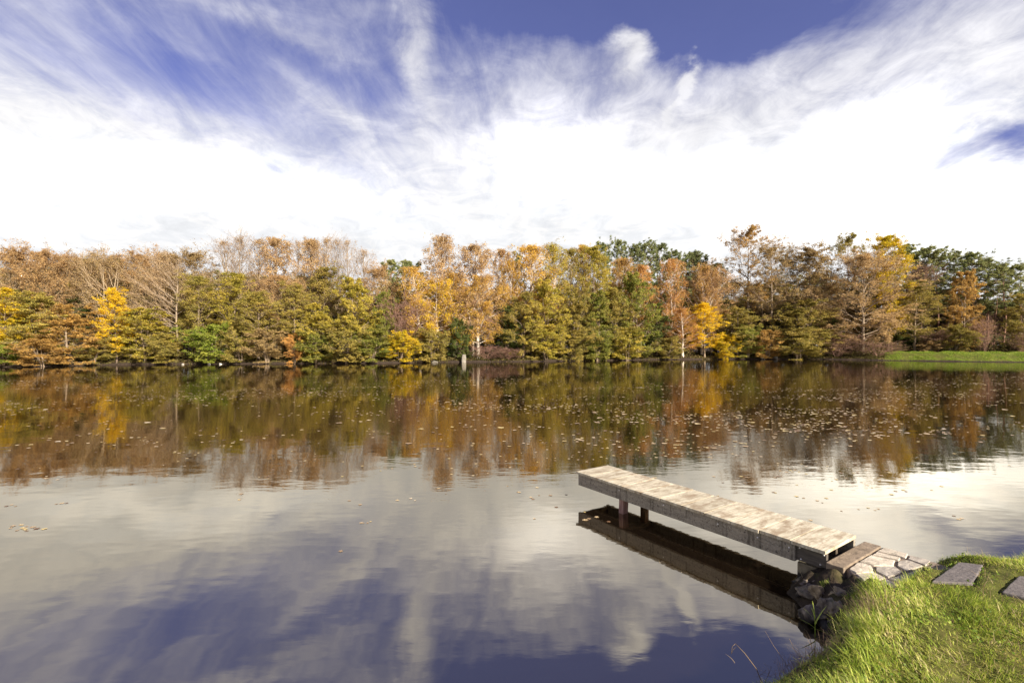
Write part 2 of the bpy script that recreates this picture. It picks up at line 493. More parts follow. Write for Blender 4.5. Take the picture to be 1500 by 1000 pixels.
# ------------------------------------------------------------------ jetty
def wood_mat(name, cols, grain=(1, 1, 1), speck=0.0, rough=0.75, spec=0.3, bst=0.5, stain=None, lichen=None):
    m, t, out = new_mat(name)
    ob = t.n('ShaderNodeTexCoord').outputs['Object']
    mp = t.n('ShaderNodeMapping'); t.inp(mp.inputs[0], ob); mp.inputs['Scale'].default_value = grain
    g = t.noise(mp.outputs[0], 6, 8, 0.65, 0.4).outputs[0]
    c = t.ramp(g, [(0.28, cols[0]), (0.5, cols[1]), (0.72, cols[2])])
    if stain:
        mq = t.n('ShaderNodeMapping'); t.inp(mq.inputs[0], ob); mq.inputs['Scale'].default_value = (.8, 1.7, 1)
        s = t.noise(mq.outputs[0], 5.5, 9, 0.7, 0.3).outputs[0]
        c = t.mix(t.smooth(s, 0.43, 0.64, 0, 0.85), c, stain)
        s2 = t.noise(ob, 26, 4, 0.6).outputs[0]
        c = t.mix(t.smooth(s2, 0.56, 0.70, 0, 0.55), c, stain)
    if lichen:
        s = t.noise(ob, 62, 4, 0.7).outputs[0]
        c = t.mix(t.smooth(s, 0.50, 0.62, 0, 0.7), c, lichen)
        st = t.n('ShaderNodeMapping'); t.inp(st.inputs[0], ob); st.inputs['Scale'].default_value = (3, 5.5, .7)
        sv = t.noise(st.outputs[0], 3.0, 5, .6).outputs[0]
        c = t.mix(t.smooth(sv, .52, .68, 0, .65), c, (.055, .046, .034))
        s = t.noise(ob, 38, 3, 0.6).outputs[0]
        c = t.mix(t.smooth(s, 0.58, 0.66, 0, 0.75), c, (.028, .024, .02))
    if speck:
        rnd = t.n('ShaderNodeObjectInfo').outputs['Random']
        c = t.mix(1.0, c, t.ramp(rnd, [(0, 1 - speck), (1, 1.0)]), 'MULTIPLY')
    principled(t, out, c, rough, g, bst, 0.004, spec)
    return m

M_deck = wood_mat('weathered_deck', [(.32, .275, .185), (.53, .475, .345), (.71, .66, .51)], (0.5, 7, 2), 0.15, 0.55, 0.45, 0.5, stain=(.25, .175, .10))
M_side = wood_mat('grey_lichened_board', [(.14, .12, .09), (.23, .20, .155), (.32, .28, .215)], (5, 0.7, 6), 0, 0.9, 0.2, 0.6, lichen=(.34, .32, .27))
M_darkboard = wood_mat('dark_short_board', [(.05, .042, .034), (.085, .072, .058), (.13, .11, .085)], (5, 0.7, 6), 0, 0.8, 0.3, 0.6)  # darker wood tones for the short recessed board at the bank end
M_post = wood_mat('red_brown_post', [(.13, .065, .05), (.25, .145, .12), (.36, .24, .20)], (5, 5, 0.8), 0, 0.8, 0.2, 0.6)
M_postd = wood_mat('dark_brown_post', [(.07, .042, .026), (.13, .08, .05), (.30, .20, .12)], (5, 5, 0.8), 0, 0.8, 0.2, 0.6)
M_beam = wood_mat('under_deck_beam', [(.05, .038, .026), (.09, .07, .05), (.14, .11, .08)], (3, 3, 3), 0, 0.9, 0.2, 0.5)
m, t, out = new_mat('galvanised_bolt'); principled(t, out, (.62, .60, .56), 0.45); M_bolt = m

rng = random.Random(5)
J = empty('jetty', JO, JA)
tag(J, 'narrow weathered wooden jetty on two posts reaching out over the pond', 'jetty')
NPL, JL = 11, 3.27
pw = JL / NPL
for k in range(NPL):
    x0, x1 = -0.022 + rng.uniform(-.006, .006), 0.618 + rng.uniform(-.008, .008)
    zt = 0.383 + rng.uniform(-.0007, .0007)
    bm = box(x0, x1, k * pw + .004, (k + 1) * pw - .004, 0.352, zt, 0.002, 2)
    for v in bm.verts:
        w = Vector(mnoise.noise_vector(v.co * 3.0 + Vector((k * 3.7, 0, 0))))
        v.co.z += w.z * 0.0015
        if abs(v.co.x - x0) < .01 or abs(v.co.x - x1) < .01:
            v.co.x += mnoise.noise(Vector((v.co.y * 22, k, v.co.x))) * 0.006
    bm_obj('plank', bm, M_deck, J)
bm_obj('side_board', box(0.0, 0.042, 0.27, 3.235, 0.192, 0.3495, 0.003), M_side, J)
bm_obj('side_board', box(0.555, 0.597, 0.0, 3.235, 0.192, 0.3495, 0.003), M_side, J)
o = bm_obj('side_board', box(0.022, 0.06, 0.012, 0.268, 0.205, 0.3495, 0.003), M_darkboard, J)
tag(o, 'short dark board at the bank end')
bm_obj('joist', box(0.28, 0.32, 0.04, 3.19, 0.24, 0.3495, 0.003), M_beam, J)
bm_obj('cross_beam', box(0.044, 0.553, 2.40, 2.52, 0.20, 0.239, 0.003), M_beam, J)
bm_obj('end_board', box(0.044, 0.553, 3.195, 3.233, 0.205, 0.3495, 0.003), M_beam, J)
def post(x, y, w, l, z1, lean, mat, label):
    bm = box(-w / 2, w / 2, -l / 2, l / 2, -0.9, z1, 0.006, 3, 0.004)
    for v in bm.verts:
        v.co.x += x + lean * (z1 - v.co.z); v.co.y += y
    tag(bm_obj('post', bm, mat, J), label)
post(0.092, 2.455, 0.10, 0.075, 0.1995, -0.05, M_post, 'reddish brown post nearer the camera')
post(0.495, 2.455, 0.075, 0.085, 0.1995, 0.02, M_postd, 'dark brown post on the far side')
def bolt(x, y, z):
    bm = bmesh.new()
    bmesh.ops.create_cone(bm, cap_ends=True, segments=12, radius1=0.0085, radius2=0.006, depth=0.008, matrix=Matrix.Translation((x - .003, y, z)) @ Matrix.Rotation(R(-90), 4, 'Y'))
    bm_obj('bolt', bm, M_bolt, J)
for y, z, x in ((0.32, .305, 0), (0.62, .30, 0), (1.05, .30, 0), (1.75, .31, 0), (2.45, .31, 0), (0.235, .325, .022), (0.225, .225, .022), (0.06, .235, .022), (0.03, .33, .022)):
    bolt(x, y, z)

# ------------------------------------------------------------------ stone landing, block, rocks, slabs
def stone_mat(name, cols, moss=0.0, scale=14, wet=None):
    m, t, out = new_mat(name)
    ob = t.n('ShaderNodeTexCoord').outputs['Object']
    g = t.noise(ob, scale, 8, 0.68, 0.3).outputs[0]
    v = t.noise(ob, scale * 0.25, 4, 0.6).outputs[0]
    f = t.math('ADD', t.math('MULTIPLY', g, 0.6), t.math('MULTIPLY', v, 0.4))
    c = t.ramp(f, [(0.32, cols[0]), (0.5, cols[1]), (0.68, cols[2])])
    if moss:
        nn = t.n('ShaderNodeSeparateXYZ'); t.inp(nn.inputs[0], t.n('ShaderNodeNewGeometry').outputs['Normal'])
        k = t.noise(ob, 7, 5, 0.6).outputs[0]
        mm = t.math('MULTIPLY', t.smooth(k, 0.45, 0.6), t.smooth(nn.outputs[2], 0.2, 0.8, 0, moss))
        c = t.mix(mm, c, (.052, .062, .018))
    rough = 0.88
    if wet is not None:     # dark tide mark just above the water
        pz = t.n('ShaderNodeSeparateXYZ'); t.inp(pz.inputs[0], t.n('ShaderNodeNewGeometry').outputs['Position'])
        k = t.math('ADD', pz.outputs[2], t.math('MULTIPLY', t.math('SUBTRACT', v, 0.5), 0.12))
        wv = t.smooth(k, wet, wet + 0.04, 1, 0)
        c = t.mix(wv, c, (.018, .014, .011))
        rough = t.math('SUBTRACT', 0.88, t.math('MULTIPLY', wv, 0.45))
    principled(t, out, c, rough, g, 0.9, 0.012, 0.3)
    return m
M_flag = stone_mat('pale_flagstone', [(.28, .24, .18), (.45, .395, .31), (.62, .55, .44)], 0, 16)
M_flag2 = stone_mat('grey_flagstone', [(.20, .175, .14), (.32, .285, .235), (.44, .395, .33)], 0, 16)
M_mortar = stone_mat('mortar_and_soil', [(.11, .085, .062), (.20, .158, .118), (.30, .24, .185)], 0, 20, 0.02)
M_kerb = stone_mat('brown_kerb', [(.13, .10, .07), (.22, .17, .12), (.33, .26, .18)], 0, 18)
M_block = stone_mat('stained_concrete', [(.08, .068, .045), (.15, .125, .08), (.23, .195, .13)], 0.25, 12, 0.09)
M_rock = stone_mat('wet_bank_rock', [(.06, .048, .038), (.16, .13, .10), (.34, .285, .22)], 0.55, 22, 0.05)
M_rockl = stone_mat('ochre_bank_rock', [(.10, .075, .045), (.24, .185, .115), (.42, .33, .21)], 0.3, 20, 0.04)
M_mud = stone_mat('earth_covered_rock', [(.06, .045, .035), (.13, .10, .078), (.23, .18, .14)], 0.2, 24, 0.05)
M_slab = stone_mat('purple_grey_slab', [(.085, .075, .07), (.125, .11, .103), (.175, .155, .145)], 0, 30)

blk = bm_obj('concrete_block', box(0.03, 0.60, 0.025, 0.262, -0.5, 0.188, 0.012, 3, 0.006), M_block)
blk.location = JO; blk.rotation_euler = (0, 0, JA)
tag(blk, 'stained concrete block carrying the bank end of the jetty', 'block')

L = empty('stone_landing', JO, JA)
tag(L, 'crazy-paved stone landing with a brown kerb at the foot of the jetty', 'landing')
bm = bmesh.new()
out_ = [(0.0, -.154), (.775, -.154), (.785, -.45), (.77, -.70), (-.26, -.66), (-.235, -.42)]
for z in (-.5, .281):
    ring = [bm.verts.new((x, y, z)) for x, y in out_]
    bm.faces.new(ring)
bm.verts.ensure_lookup_table()
for i in range(6): bm.faces.new((bm.verts[i], bm.verts[(i + 1) % 6], bm.verts[6 + (i + 1) % 6], bm.verts[6 + i]))
bmesh.ops.recalc_face_normals(bm, faces=list(bm.faces))
bmesh.ops.triangulate(bm, faces=list(bm.faces))
bmesh.ops.subdivide_edges(bm, edges=list(bm.edges), cuts=7, use_grid_fill=True)
for v in bm.verts:
    v.co += Vector(mnoise.noise_vector(v.co * 14)) * .010 + Vector((0, 0, mnoise.noise(v.co * 40) * .006))
bm_obj('mortar_bed', bm, M_mortar, L, True)
bm_obj('kerb', box(-0.045, 0.765, -0.15, -0.012, 0.10, 0.300, 0.008, 2, 0.004), M_kerb, L)
bm_obj('kerb_footing', box(-0.03, 0.75, -0.155, -0.02, -0.4, 0.098, 0.01, 2, 0.008), M_mortar, L)
FL = [  # flagstones, outline in jetty axes (x across, y inland negative)
    ([(.01, -.178), (.21, -.172), (.225, -.25), (.12, -.305), (-.025, -.24)], 0),
    ([(.255, -.175), (.47, -.172), (.515, -.325), (.40, -.355), (.265, -.265)], 0),
    ([(.505, -.178), (.60, -.175), (.625, -.335), (.55, -.345)], 0),
    ([(.635, -.174), (.765, -.178), (.77, -.345), (.66, -.36)], 0),
    ([(-.05, -.255), (.10, -.325), (.06, -.405), (-.155, -.36)], 0),
    ([(.145, -.325), (.245, -.285), (.37, -.375), (.30, -.445), (.105, -.415)], 1),
    ([(.42, -.385), (.525, -.36), (.62, -.395), (.60, -.50), (.37, -.455)], 1),
    ([(.655, -.39), (.765, -.37), (.77, -.505), (.635, -.515)], 1),
    ([(-.175, -.385), (.035, -.43), (.02, -.545), (-.20, -.52)], 0),
    ([(.085, -.44), (.275, -.475), (.265, -.58), (.065, -.56)], 1),
    ([(.32, -.485), (.575, -.53), (.56, -.62), (.30, -.59)], 1),
]
for i, (pts, k) in enumerate(FL):
    bm = bmesh.new()
    mx_ = sum(a for a, _ in pts) / len(pts); my_ = sum(b2 for _, b2 in pts) / len(pts)
    pts = [(mx_ + (a - mx_) * 1.07, my_ + (b2 - my_) * 1.07) for a, b2 in pts]
    pp = []
    for (a, b2), (c, d) in zip(pts, pts[1:] + pts[:1]):
        for f in (0, .25, .5, .75):
            q = Vector((a + (c - a) * f, b2 + (d - b2) * f, 0))
            q += Vector(mnoise.noise_vector(q * 24 + Vector((i, 0, 0)))) * 0.008
            pp.append(q)
    tilt = Vector((rng.uniform(-.012, .012), rng.uniform(-.012, .012)))
    cen = sum(pp, Vector()) / len(pp)
    zt = lambda q: 0.2935 + (q.x - cen.x) * tilt.x + (q.y - cen.y) * tilt.y + rng.uniform(-.002, .002)
    lo = [bm.verts.new((q.x, q.y, 0.24)) for q in pp]
    mid = [bm.verts.new((q.x, q.y, zt(q) - .008)) for q in pp]
    top = [bm.verts.new((q.x + (cen.x - q.x) * .045, q.y + (cen.y - q.y) * .045, zt(q))) for q in pp]
    cv = bm.verts.new((cen.x, cen.y, 0.2955))
    n = len(pp)
    for q in range(n):
        r = (q + 1) % n
        bm.faces.new((lo[q], lo[r], mid[r], mid[q])); bm.faces.new((mid[q], mid[r], top[r], top[q])); bm.faces.new((top[q], top[r], cv))
    bmesh.ops.recalc_face_normals(bm, faces=list(bm.faces))
    bm_obj('flagstone', bm, M_flag2 if k else M_flag, L)

def rock(name, px, py, z, size, label, mat, seed, cat='rock', group=None, sink=0.35):
    x, y = pix(px, py, z)
    bm = bmesh.new()
    bmesh.ops.create_icosphere(bm, subdivisions=4, radius=1.0)
    off = Vector((seed * 5.3, seed * 1.7, 0))
    for v in bm.verts:
        c = v.co.copy()
        k = 1.08 + 0.34 * mnoise.noise(c * 1.1 + off) + 0.20 * mnoise.noise(c * 2.6 + off)
        k2 = 1 + 0.12 * mnoise.noise(c * 6 + off) + 0.06 * mnoise.noise(c * 14 + off)
        # broken, flattish facets
        ax = Vector((math.sin(seed * 7), math.cos(seed * 3), 0.4)).normalized()
        dd = c.dot(ax)
        if dd > 0.55: k *= 0.55 / dd
        for q in range(5):
            ax2 = Vector((math.sin(seed * 3 + q * 2.1), math.cos(seed * 5 + q * 1.7), math.sin(seed + q * 4.0) * .8)).normalized()
            d2 = c.dot(ax2)
            if d2 > 0.66: k *= 0.66 / d2
        k *= k2
        v.co = Vector((c.x * size[0] * k, c.y * size[1] * k, c.z * size[2] * k))
    o = bm_obj(name, bm, mat, None, True)
    o.location = (x, y, z); o.rotation_euler = (0, 0, seed * 1.3)
    return tag(o, label, cat, group)
rock('rock', 1190, 872, 0.06, (.11, .12, .09), 'mud-brown rock at the waterline under the end of the jetty', M_rock, 1.0)
rock('rock', 1196, 866, 0.17, (.055, .05, .06), 'small upright tan stone wedged in the earth below the landing', M_rockl, 2.1)
rock('rock', 1226, 873, 0.16, (.12, .085, .075), 'ochre-faced rock sitting highest in the bank below the flagstones', M_rockl, 3.2)
rock('rock', 1192, 901, 0.05, (.085, .08, .09), 'rounded grey rock at the water just left of the green reed shoot', M_rock, 4.4)
rock('rock', 1205, 893, 0.10, (.05, .05, .085), 'narrow pale grey rock standing behind the green reed shoot', M_rock, 5.1)
rock('rock', 1228, 902, 0.10, (.14, .11, .10), 'big dark mossy boulder at the foot of the grassy bank', M_rock, 6.3)
rock('rock', 1250, 888, 0.16, (.10, .08, .07), 'dark mossy rock tucked under the dry grass beside the landing', M_rock, 7.7)
rock('rock', 1178, 852, 0.04, (.10, .09, .06), 'flat muddy rock against the concrete block at the waterline', M_rock, 8.2)
rock('rock', 1211, 853, 0.15, (.12, .10, .06), 'low earth-covered rock directly under the kerb of the landing', M_mud, 9.5)
rr = random.Random(31)
for q in range(20):
    ppx = rr.uniform(1176, 1250); ppy = 850 + (ppx - 1176) * .25 + rr.uniform(-6, 40)
    x_, y_ = pix(ppx, ppy, .12); hz = float(terrain(np.array([x_]), np.array([y_]))[0])
    x_, y_ = pix(ppx, ppy, max(hz, .01)); hz = float(terrain(np.array([x_]), np.array([y_]))[0])
    if hz < -.05: continue
    r0 = rr.uniform(.014, .042)
    o = rock('rock', ppx, ppy, max(hz, .01), (r0 * rr.uniform(.9, 1.5), r0, r0 * rr.uniform(.6, .9)), 'small muddy stone wedged among the bigger rocks below the landing', rr.choice([M_mud, M_rock, M_rockl]), 11.3 + q * .77, 'rock', 'small stones between the rocks below the landing')
    o.location = (x_, y_, hz + r0 * .2)
rock('rock', 1213, 922, 0.0, (.10, .09, .06), 'black wet rock half sunk in the water below the grass', M_rock, 10.4)

for s, lab in zip(SLABS, ('square grey stepping slab in the grass next to the stone landing', 'grey stepping slab in the grass, cut by the right edge of the photo', 'grey stepping slab just beyond the right edge of the photo')):
    bm = bmesh.new()
    cx = sum(p[0] for p in s) / 4; cy = sum(p[1] for p in s) / 4
    lo = [bm.verts.new((p[0] - cx, p[1] - cy, -.06)) for p in s]; hi = [bm.verts.new((p[0] - cx, p[1] - cy, 0.0)) for p in s]
    bm.faces.new(hi); bm.faces.new(lo[::-1])
    for i in range(4): bm.faces.new((lo[i], lo[(i + 1) % 4], hi[(i + 1) % 4], hi[i]))
    bmesh.ops.recalc_face_normals(bm, faces=list(bm.faces))
    bevel(bm, 0.008)
    bmesh.ops.subdivide_edges(bm, edges=list(bm.edges), cuts=3, use_grid_fill=True)
    for v in bm.verts: v.co += Vector(mnoise.noise_vector(v.co * 6)) * 0.005
    o = bm_obj('stepping_slab', bm, M_slab); o.location = (cx, cy, 0.358)
    tag(o, lab, 'paving slab')

# ------------------------------------------------------------------ grass on the near bank
def blades(rs, x, y, z, L, wd, az, lean, curl, nseg=4):
    """grass blades as tapering ribbons, vectorised"""
    n = len(x)
    ts = np.linspace(0, 1, nseg + 1)
    dx, dy = np.cos(az), np.sin(az)
    V = np.zeros((n, nseg + 1, 2, 3), np.float32)
    hx = np.zeros(n); hz = np.zeros(n)
    for i, tt in enumerate(ts):
        if i:
            a = lean + curl * tt
            hx = hx + np.sin(a) * L / nseg; hz = hz + np.cos(a) * L / nseg
        w = wd * (1 - tt ** 1.8) + 0.0004
        for k, sg in ((0, -1), (1, 1)):
            V[:, i, k, 0] = x + dx * hx - dy * w * sg * .5
            V[:, i, k, 1] = y + dy * hx + dx * w * sg * .5
            V[:, i, k, 2] = z + hz
    base = (np.arange(n) * (nseg + 1) * 2)[:, None]
    q = []
    for i in range(nseg):
        q.append(np.stack([base[:, 0] + 2 * i, base[:, 0] + 2 * i + 1, base[:, 0] + 2 * i + 3, base[:, 0] + 2 * i + 2], -1))
    return V.reshape(-1, 3), np.stack(q, 1).reshape(-1, 4)

def grass_mat(name, cols):
    m, t, out = new_mat(name)
    rnd = t.n('ShaderNodeNewGeometry').outputs['Random Per Island']
    ob = t.n('ShaderNodeTexCoord').outputs['Object']
    n1 = t.noise(ob, 2.3, 3, 0.6).outputs[0]
    f = t.math('ADD', t.math('MULTIPLY', rnd, 0.72), t.math('MULTIPLY', t.smooth(n1, 0.3, 0.7), 0.28))
    c = t.ramp(f, cols)
    d = t.n('ShaderNodeBsdfPrincipled'); t.inp(d.inputs['Base Color'], c); d.inputs['Roughness'].default_value = 0.55; d.inputs['Specular IOR Level'].default_value = 0.25
    tr = t.n('ShaderNodeBsdfTranslucent'); t.inp(tr.inputs[0], c)
    mx = t.n('ShaderNodeMixShader'); mx.inputs[0].default_value = 0.35
    t.t.links.new(d.outputs[0], mx.inputs[1]); t.t.links.new(tr.outputs[0], mx.inputs[2])
    t.t.links.new(mx.outputs[0], out.inputs[0])
    return m
M_grass = grass_mat('meadow_grass', [(0.12, (.14, .215, .024)), (0.34, (.27, .37, .042)), (0.55, (.42, .50, .065)), (0.72, (.57, .55, .13)), (0.88, (.64, .53, .27))])
M_weedg = grass_mat('moss_green', [(0.2, (.06, .09, .012)), (0.8, (.16, .20, .03))])
M_straw = grass_mat('dry_straw', [(0.1, (.20, .13, .075)), (0.5, (.36, .26, .14)), (0.9, (.54, .43, .25))])
M_deadgrass = grass_mat('dead_purple_grass', [(0.1, (.12, .075, .05)), (0.5, (.24, .16, .10)), (0.9, (.38, .28, .17))])

rs = np.random.default_rng(11)
NB = 300000
bx = rs.uniform(0.5, 6.6, NB); by = rs.uniform(1.7, 5.6, NB)
lx, ly = jl(bx, by)
sd = sdist(bx, by) + 0.05 * wav(bx, by, 5, 3)
ok = (sd > 0.09) & ~((lx > -0.05 + .55 * np.minimum(ly + .15, 0)) & (lx < 0.79) & (ly > -0.50 + 0.05 * wav(bx, by, 9) + .03 * lx) & (ly < 0.2))
ok &= ~((lx > -0.62) & (lx < 0.02) & (ly > -0.36 - .12 * sstep(lx, -.4, -.1) + .05 * wav(bx, by, 8)) & (ly < 0.4))          # bare earth and rocks by the landing
for s in SLABS: ok &= ~in_poly(bx, by, s, -0.07)
keep = rs.random(NB) < 0.50 + 0.50 * sstep(wav(bx, by, 5.1, 4), -0.5, 0.2)
vis = (bx < 1.12 * by + 0.5)
ok &= keep & vis
bx, by, sd = bx[ok], by[ok], sd[ok]
bz = terrain(bx, by) - 0.008
nb = len(bx)
tall = (0.7 + 0.6 * sstep(wav(bx, by, 2.0, 7), -0.4, 0.6)) * (.75 + .5 * sstep(wav(bx, by, 7.5, 2), -.3, .5))
Ln = rs.uniform(0.035, 0.078, nb) * tall * (0.7 + 0.5 * rs.random(nb))
for s in SLABS:          # trampled short round the slabs
    c = np.array(s).mean(0); dd = np.hypot(bx - c[0], by - c[1])
    Ln *= 0.55 + 0.45 * sstep(dd, 0.25, 0.6)
az = R(205) + 1.8 * wav(bx, by, 2.2, 2) + rs.normal(0, 1.0, nb)
V, Q = blades(rs, bx, by, bz, Ln, rs.uniform(.0022, .0052, nb), az, rs.uniform(0.05, 0.8, nb), rs.uniform(0.1, 1.3, nb))
me = np_mesh('grass', V, Q)
tag(link('grass', me, None, [M_grass]), 'bright green rough grass covering the near bank', 'grass', kind='stuff')

# small round-leaved weeds in patches
NW = 15000
wx = rs.uniform(0.8, 6.0, NW); wy = rs.uniform(1.8, 5.2, NW)
lx, ly = jl(wx, wy); sdw = sdist(wx, wy)
ok = (sdw > .14) & ~((lx > -0.45) & (lx < 0.80) & (ly > -0.54) & (ly < 0.2)) & (wx < 1.1 * wy + .4) & (wav(wx, wy, 3.3, 6.5) > .12)
for s in SLABS: ok &= ~in_poly(wx, wy, s, 0.03)
wx, wy = wx[ok], wy[ok]; n = len(wx)
c = np.stack([wx, wy, terrain(wx, wy) + rs.uniform(.008, .05, n)], -1)
nr = rs.normal(size=c.shape) * .6 + np.array([0, 0, 1.0]); nr /= np.linalg.norm(nr, axis=1, keepdims=True)
tn = np.cross(nr, rs.normal(size=c.shape)); tn /= np.linalg.norm(tn, axis=1, keepdims=True); bt = np.cross(nr, tn)
sz = rs.uniform(.004, .010, n)[:, None]
V = np.stack([c + sz * (tn * math.cos(a) + bt * math.sin(a) * .8) for a in np.linspace(0, 6.283, 7)[:-1]], 1).reshape(-1, 3)
M_weed = grass_mat('round_weed', [(0.2, (.08, .14, .015)), (0.6, (.17, .25, .025)), (0.9, (.30, .34, .05))])
tag(link('weeds', np_mesh('weeds', V, np.arange(n * 6).reshape(n, 6)), None, [M_weed]), 'patches of small round-leaved green weeds between the grass blades', 'weeds', kind='stuff')

# dry bits among the grass
ND = 3600
dxx = rs.uniform(0.9, 5.5, ND); dyy = rs.uniform(1.9, 5.0, ND)
lx, ly = jl(dxx, dyy); sdd = sdist(dxx, dyy)
ok = (sdd > 0.05) & (sdd < 2.2) & ~((lx > -0.10) & (lx < 0.82) & (ly > -0.52) & (ly < 0.2)) & (rs.random(ND) < 0.25 + 0.75 * sstep(wav(dxx, dyy, 4, 9), 0.0, 0.5)) & (dxx < 1.1 * dyy + .3)
for s in SLABS: ok &= ~in_poly(dxx, dyy, s, 0.1)
dxx, dyy = dxx[ok], dyy[ok]; n = len(dxx)
V, Q = blades(rs, dxx, dyy, terrain(dxx, dyy) - .005, rs.uniform(.04, .13, n), rs.uniform(.0016, .0034, n), rs.uniform(0, 6.28, n), rs.uniform(.2, .9, n), rs.uniform(0, 1.4, n))
tag(link('dry_grass', np_mesh('dry_grass', V, Q), None, [M_straw]), 'straw-coloured dead grass blades scattered through the near bank', 'dry grass', kind='stuff')

def tuft(name, px, py, z, n, L, spread, mat, label, seed, lean=(0.05, 0.7), wd=(.0015, .003), az=None, cat='grass tuft'):
    r = np.random.default_rng(seed)
    x0, y0 = pix(px, py, z)
    zz = float(terrain(np.array([x0]), np.array([y0]))[0]) if z > 0 else 0.0
    ax = r.uniform(0, 6.28, n) if az is None else az + r.normal(0, 0.7, n)
    x = r.normal(0, spread, n); y = r.normal(0, spread, n)
    gz = terrain(x + x0, y + y0) - zz if z > 0 else np.zeros(n) - .05
    V, Q = blades(r, x, y, gz - .01, r.uniform(L * .5, L, n), r.uniform(*wd, n), ax, r.uniform(*lean, n), r.uniform(0, 1.2, n), 6)
    o = link(name, np_mesh(name, V, Q), None, [mat]); o.location = (x0, y0, zz)
    return tag(o, label, cat)
tuft('dry_grass_tuft', 1262, 900, 0.28, 300, 0.15, 0.07, M_deadgrass, 'purplish brown tuft of dead grass beside the dark rocks', 1)
tuft('dry_grass_tuft', 1284, 884, 0.34, 45, 0.22, 0.05, M_straw, 'thin pale dry grass stems rising next to the flagstones', 2)
tuft('dry_grass_tuft', 1180, 962, 0.16, 420, 0.16, 0.10, M_deadgrass, 'brown withered tuft hanging over the water edge in the lower right', 3, (0.2, 1.1))
tuft('grass_tuft', 1268, 925, 0.30, 500, 0.19, 0.06, M_grass, 'yellow-green grass tuft leaning over the black rocks', 4, (0.1, 0.9))
tuft('grass_tuft', 1207, 851, 0.24, 70, 0.05, 0.018, M_grass, 'tiny bright green grass tuft on the earth below the kerb', 5)

def stalk(name, px, py, z, pts, wd, mat, label, leaves=(), cat='stalk'):
    """one stem from a list of offsets, with ribbon leaves as parts"""
    x0, y0 = pix(px, py, z)
    root = empty(name, (x0, y0, z)); tag(root, label, cat)
    bm = bmesh.new(); prev = None
    for i, p in enumerate(pts):
        r = wd * (1 - 0.6 * i / (len(pts) - 1))
        ring = [bm.verts.new((p[0] + r * math.cos(a), p[1] + r * math.sin(a), p[2])) for a in (0, 1.57, 3.14, 4.71)]
        if prev:
            for k in range(4): bm.faces.new((prev[k], prev[(k + 1) % 4], ring[(k + 1) % 4], ring[k]))
        prev = ring
    bm.faces.new(prev)
    bm_obj('stem', bm, mat, root, True)
    for (z0, az, ln, w, lean, curl) in leaves:
        f = min(1.0, z0 / max(pts[-1][2], .01))
        bx0 = np.interp(f, np.linspace(0, 1, len(pts)), [p[0] for p in pts]); by0 = np.interp(f, np.linspace(0, 1, len(pts)), [p[1] for p in pts])
        A = lambda v: np.array([float(v)])
        V, Q = blades(None, A(bx0), A(by0), A(z0), A(ln), A(w), A(az), A(lean), A(curl), 8)
        link('leaf', np_mesh('leaf', V, Q, smooth=True), root, [mat])
    return root
M_reed = grass_mat('green_reed', [(0.2, (.34, .48, .06)), (0.8, (.58, .62, .14))])
stalk('reed_shoot', 1194, 925, 0.02, [(0, 0, -.05), (0, 0, .06), (-.004, 0, .13), (-.012, 0, .19)], .0035, M_reed, 'young green reed shoot with split leaves in front of the dark rocks',
      [(.03, R(175), .14, .012, .9, .3), (.08, R(165), .12, .014, .45, .5), (.06, R(-8), .17, .016, .35, .30), (.10, R(120), .13, .017, .05, .15), (.11, R(185), .09, .013, .2, .3)], 'reed')
stalk('dry_stalk', 1122, 1003, 0.06, [(0, 0, -.05), (-.05, .02, .09), (-.11, .05, .17), (-.165, .06, .225), (-.185, .06, .205), (-.19, .06, .16)], .0032, M_straw, 'bent straw-coloured stalk drooping over the water at the bottom edge',
      [(.10, R(150), .07, .004, .5, .8), (.16, R(20), .06, .004, .3, 1.0)])
stalk('dry_stalk', 1162, 985, 0.10, [(0, 0, -.05), (-.05, .02, .07), (-.105, .04, .15), (-.15, .06, .235)], .0018, M_straw, 'straight thin dry stalk leaning out left over the dark water')
stalk('dry_stalk', 1182, 978, 0.13, [(0, 0, -.05), (-.035, .02, .06), (-.07, .03, .115), (-.09, .04, .165)], .0022, M_straw, 'short pale dry stalk at the water edge right of the straight one')
stalk('dry_stalk', 1190, 942, 0.06, [(0, 0, -.05), (-.012, .01, .04), (-.03, .02, .08), (-.05, .02, .095)], .002, M_straw, 'tiny yellowish stalk standing in the water below the reed shoot')
stalk('dry_stalk', 1300, 898, 0.36, [(0, 0, -.03), (-.02, .0, .06), (-.05, 0, .10), (-.085, 0, .10), (-.11, 0, .06), (-.12, 0, .02)], .0022, M_straw, 'pale arched dry stem bowing over the purplish dead grass')
stalk('dry_stalk', 1440, 868, 0.40, [(0, 0, -.03), (.005, 0, .05), (.025, 0, .085), (.06, 0, .09), (.09, 0, .08)], .0024, M_straw, 'pale arched stem between the two stepping slabs')

# ------------------------------------------------------------------ trees
def unit(v):
    return v / (np.linalg.norm(v, axis=-1, keepdims=True) + 1e-9)

def tubes(P, Rd, S):
    N, K, _ = P.shape
    T = np.gradient(P, axis=1); T = unit(T)
    ref = np.where(np.abs(T[..., 2:3]) > 0.8, np.array([1., 0, 0]), np.array([0., 0, 1]))
    A = unit(np.cross(T, ref)); B = np.cross(T, A)
    a = np.arange(S) * 2 * np.pi / S
    V = P[:, :, None, :] + Rd[:, :, None, None] * (A[:, :, None, :] * np.cos(a)[None, None, :, None] + B[:, :, None, :] * np.sin(a)[None, None, :, None])
    i = np.arange(N * K * S).reshape(N, K, S)
    j = np.roll(i, -1, axis=2)
    Q = np.stack([i[:, :-1], j[:, :-1], j[:, 1:], i[:, 1:]], -1).reshape(-1, 4)
    return V.reshape(-1, 3), Q

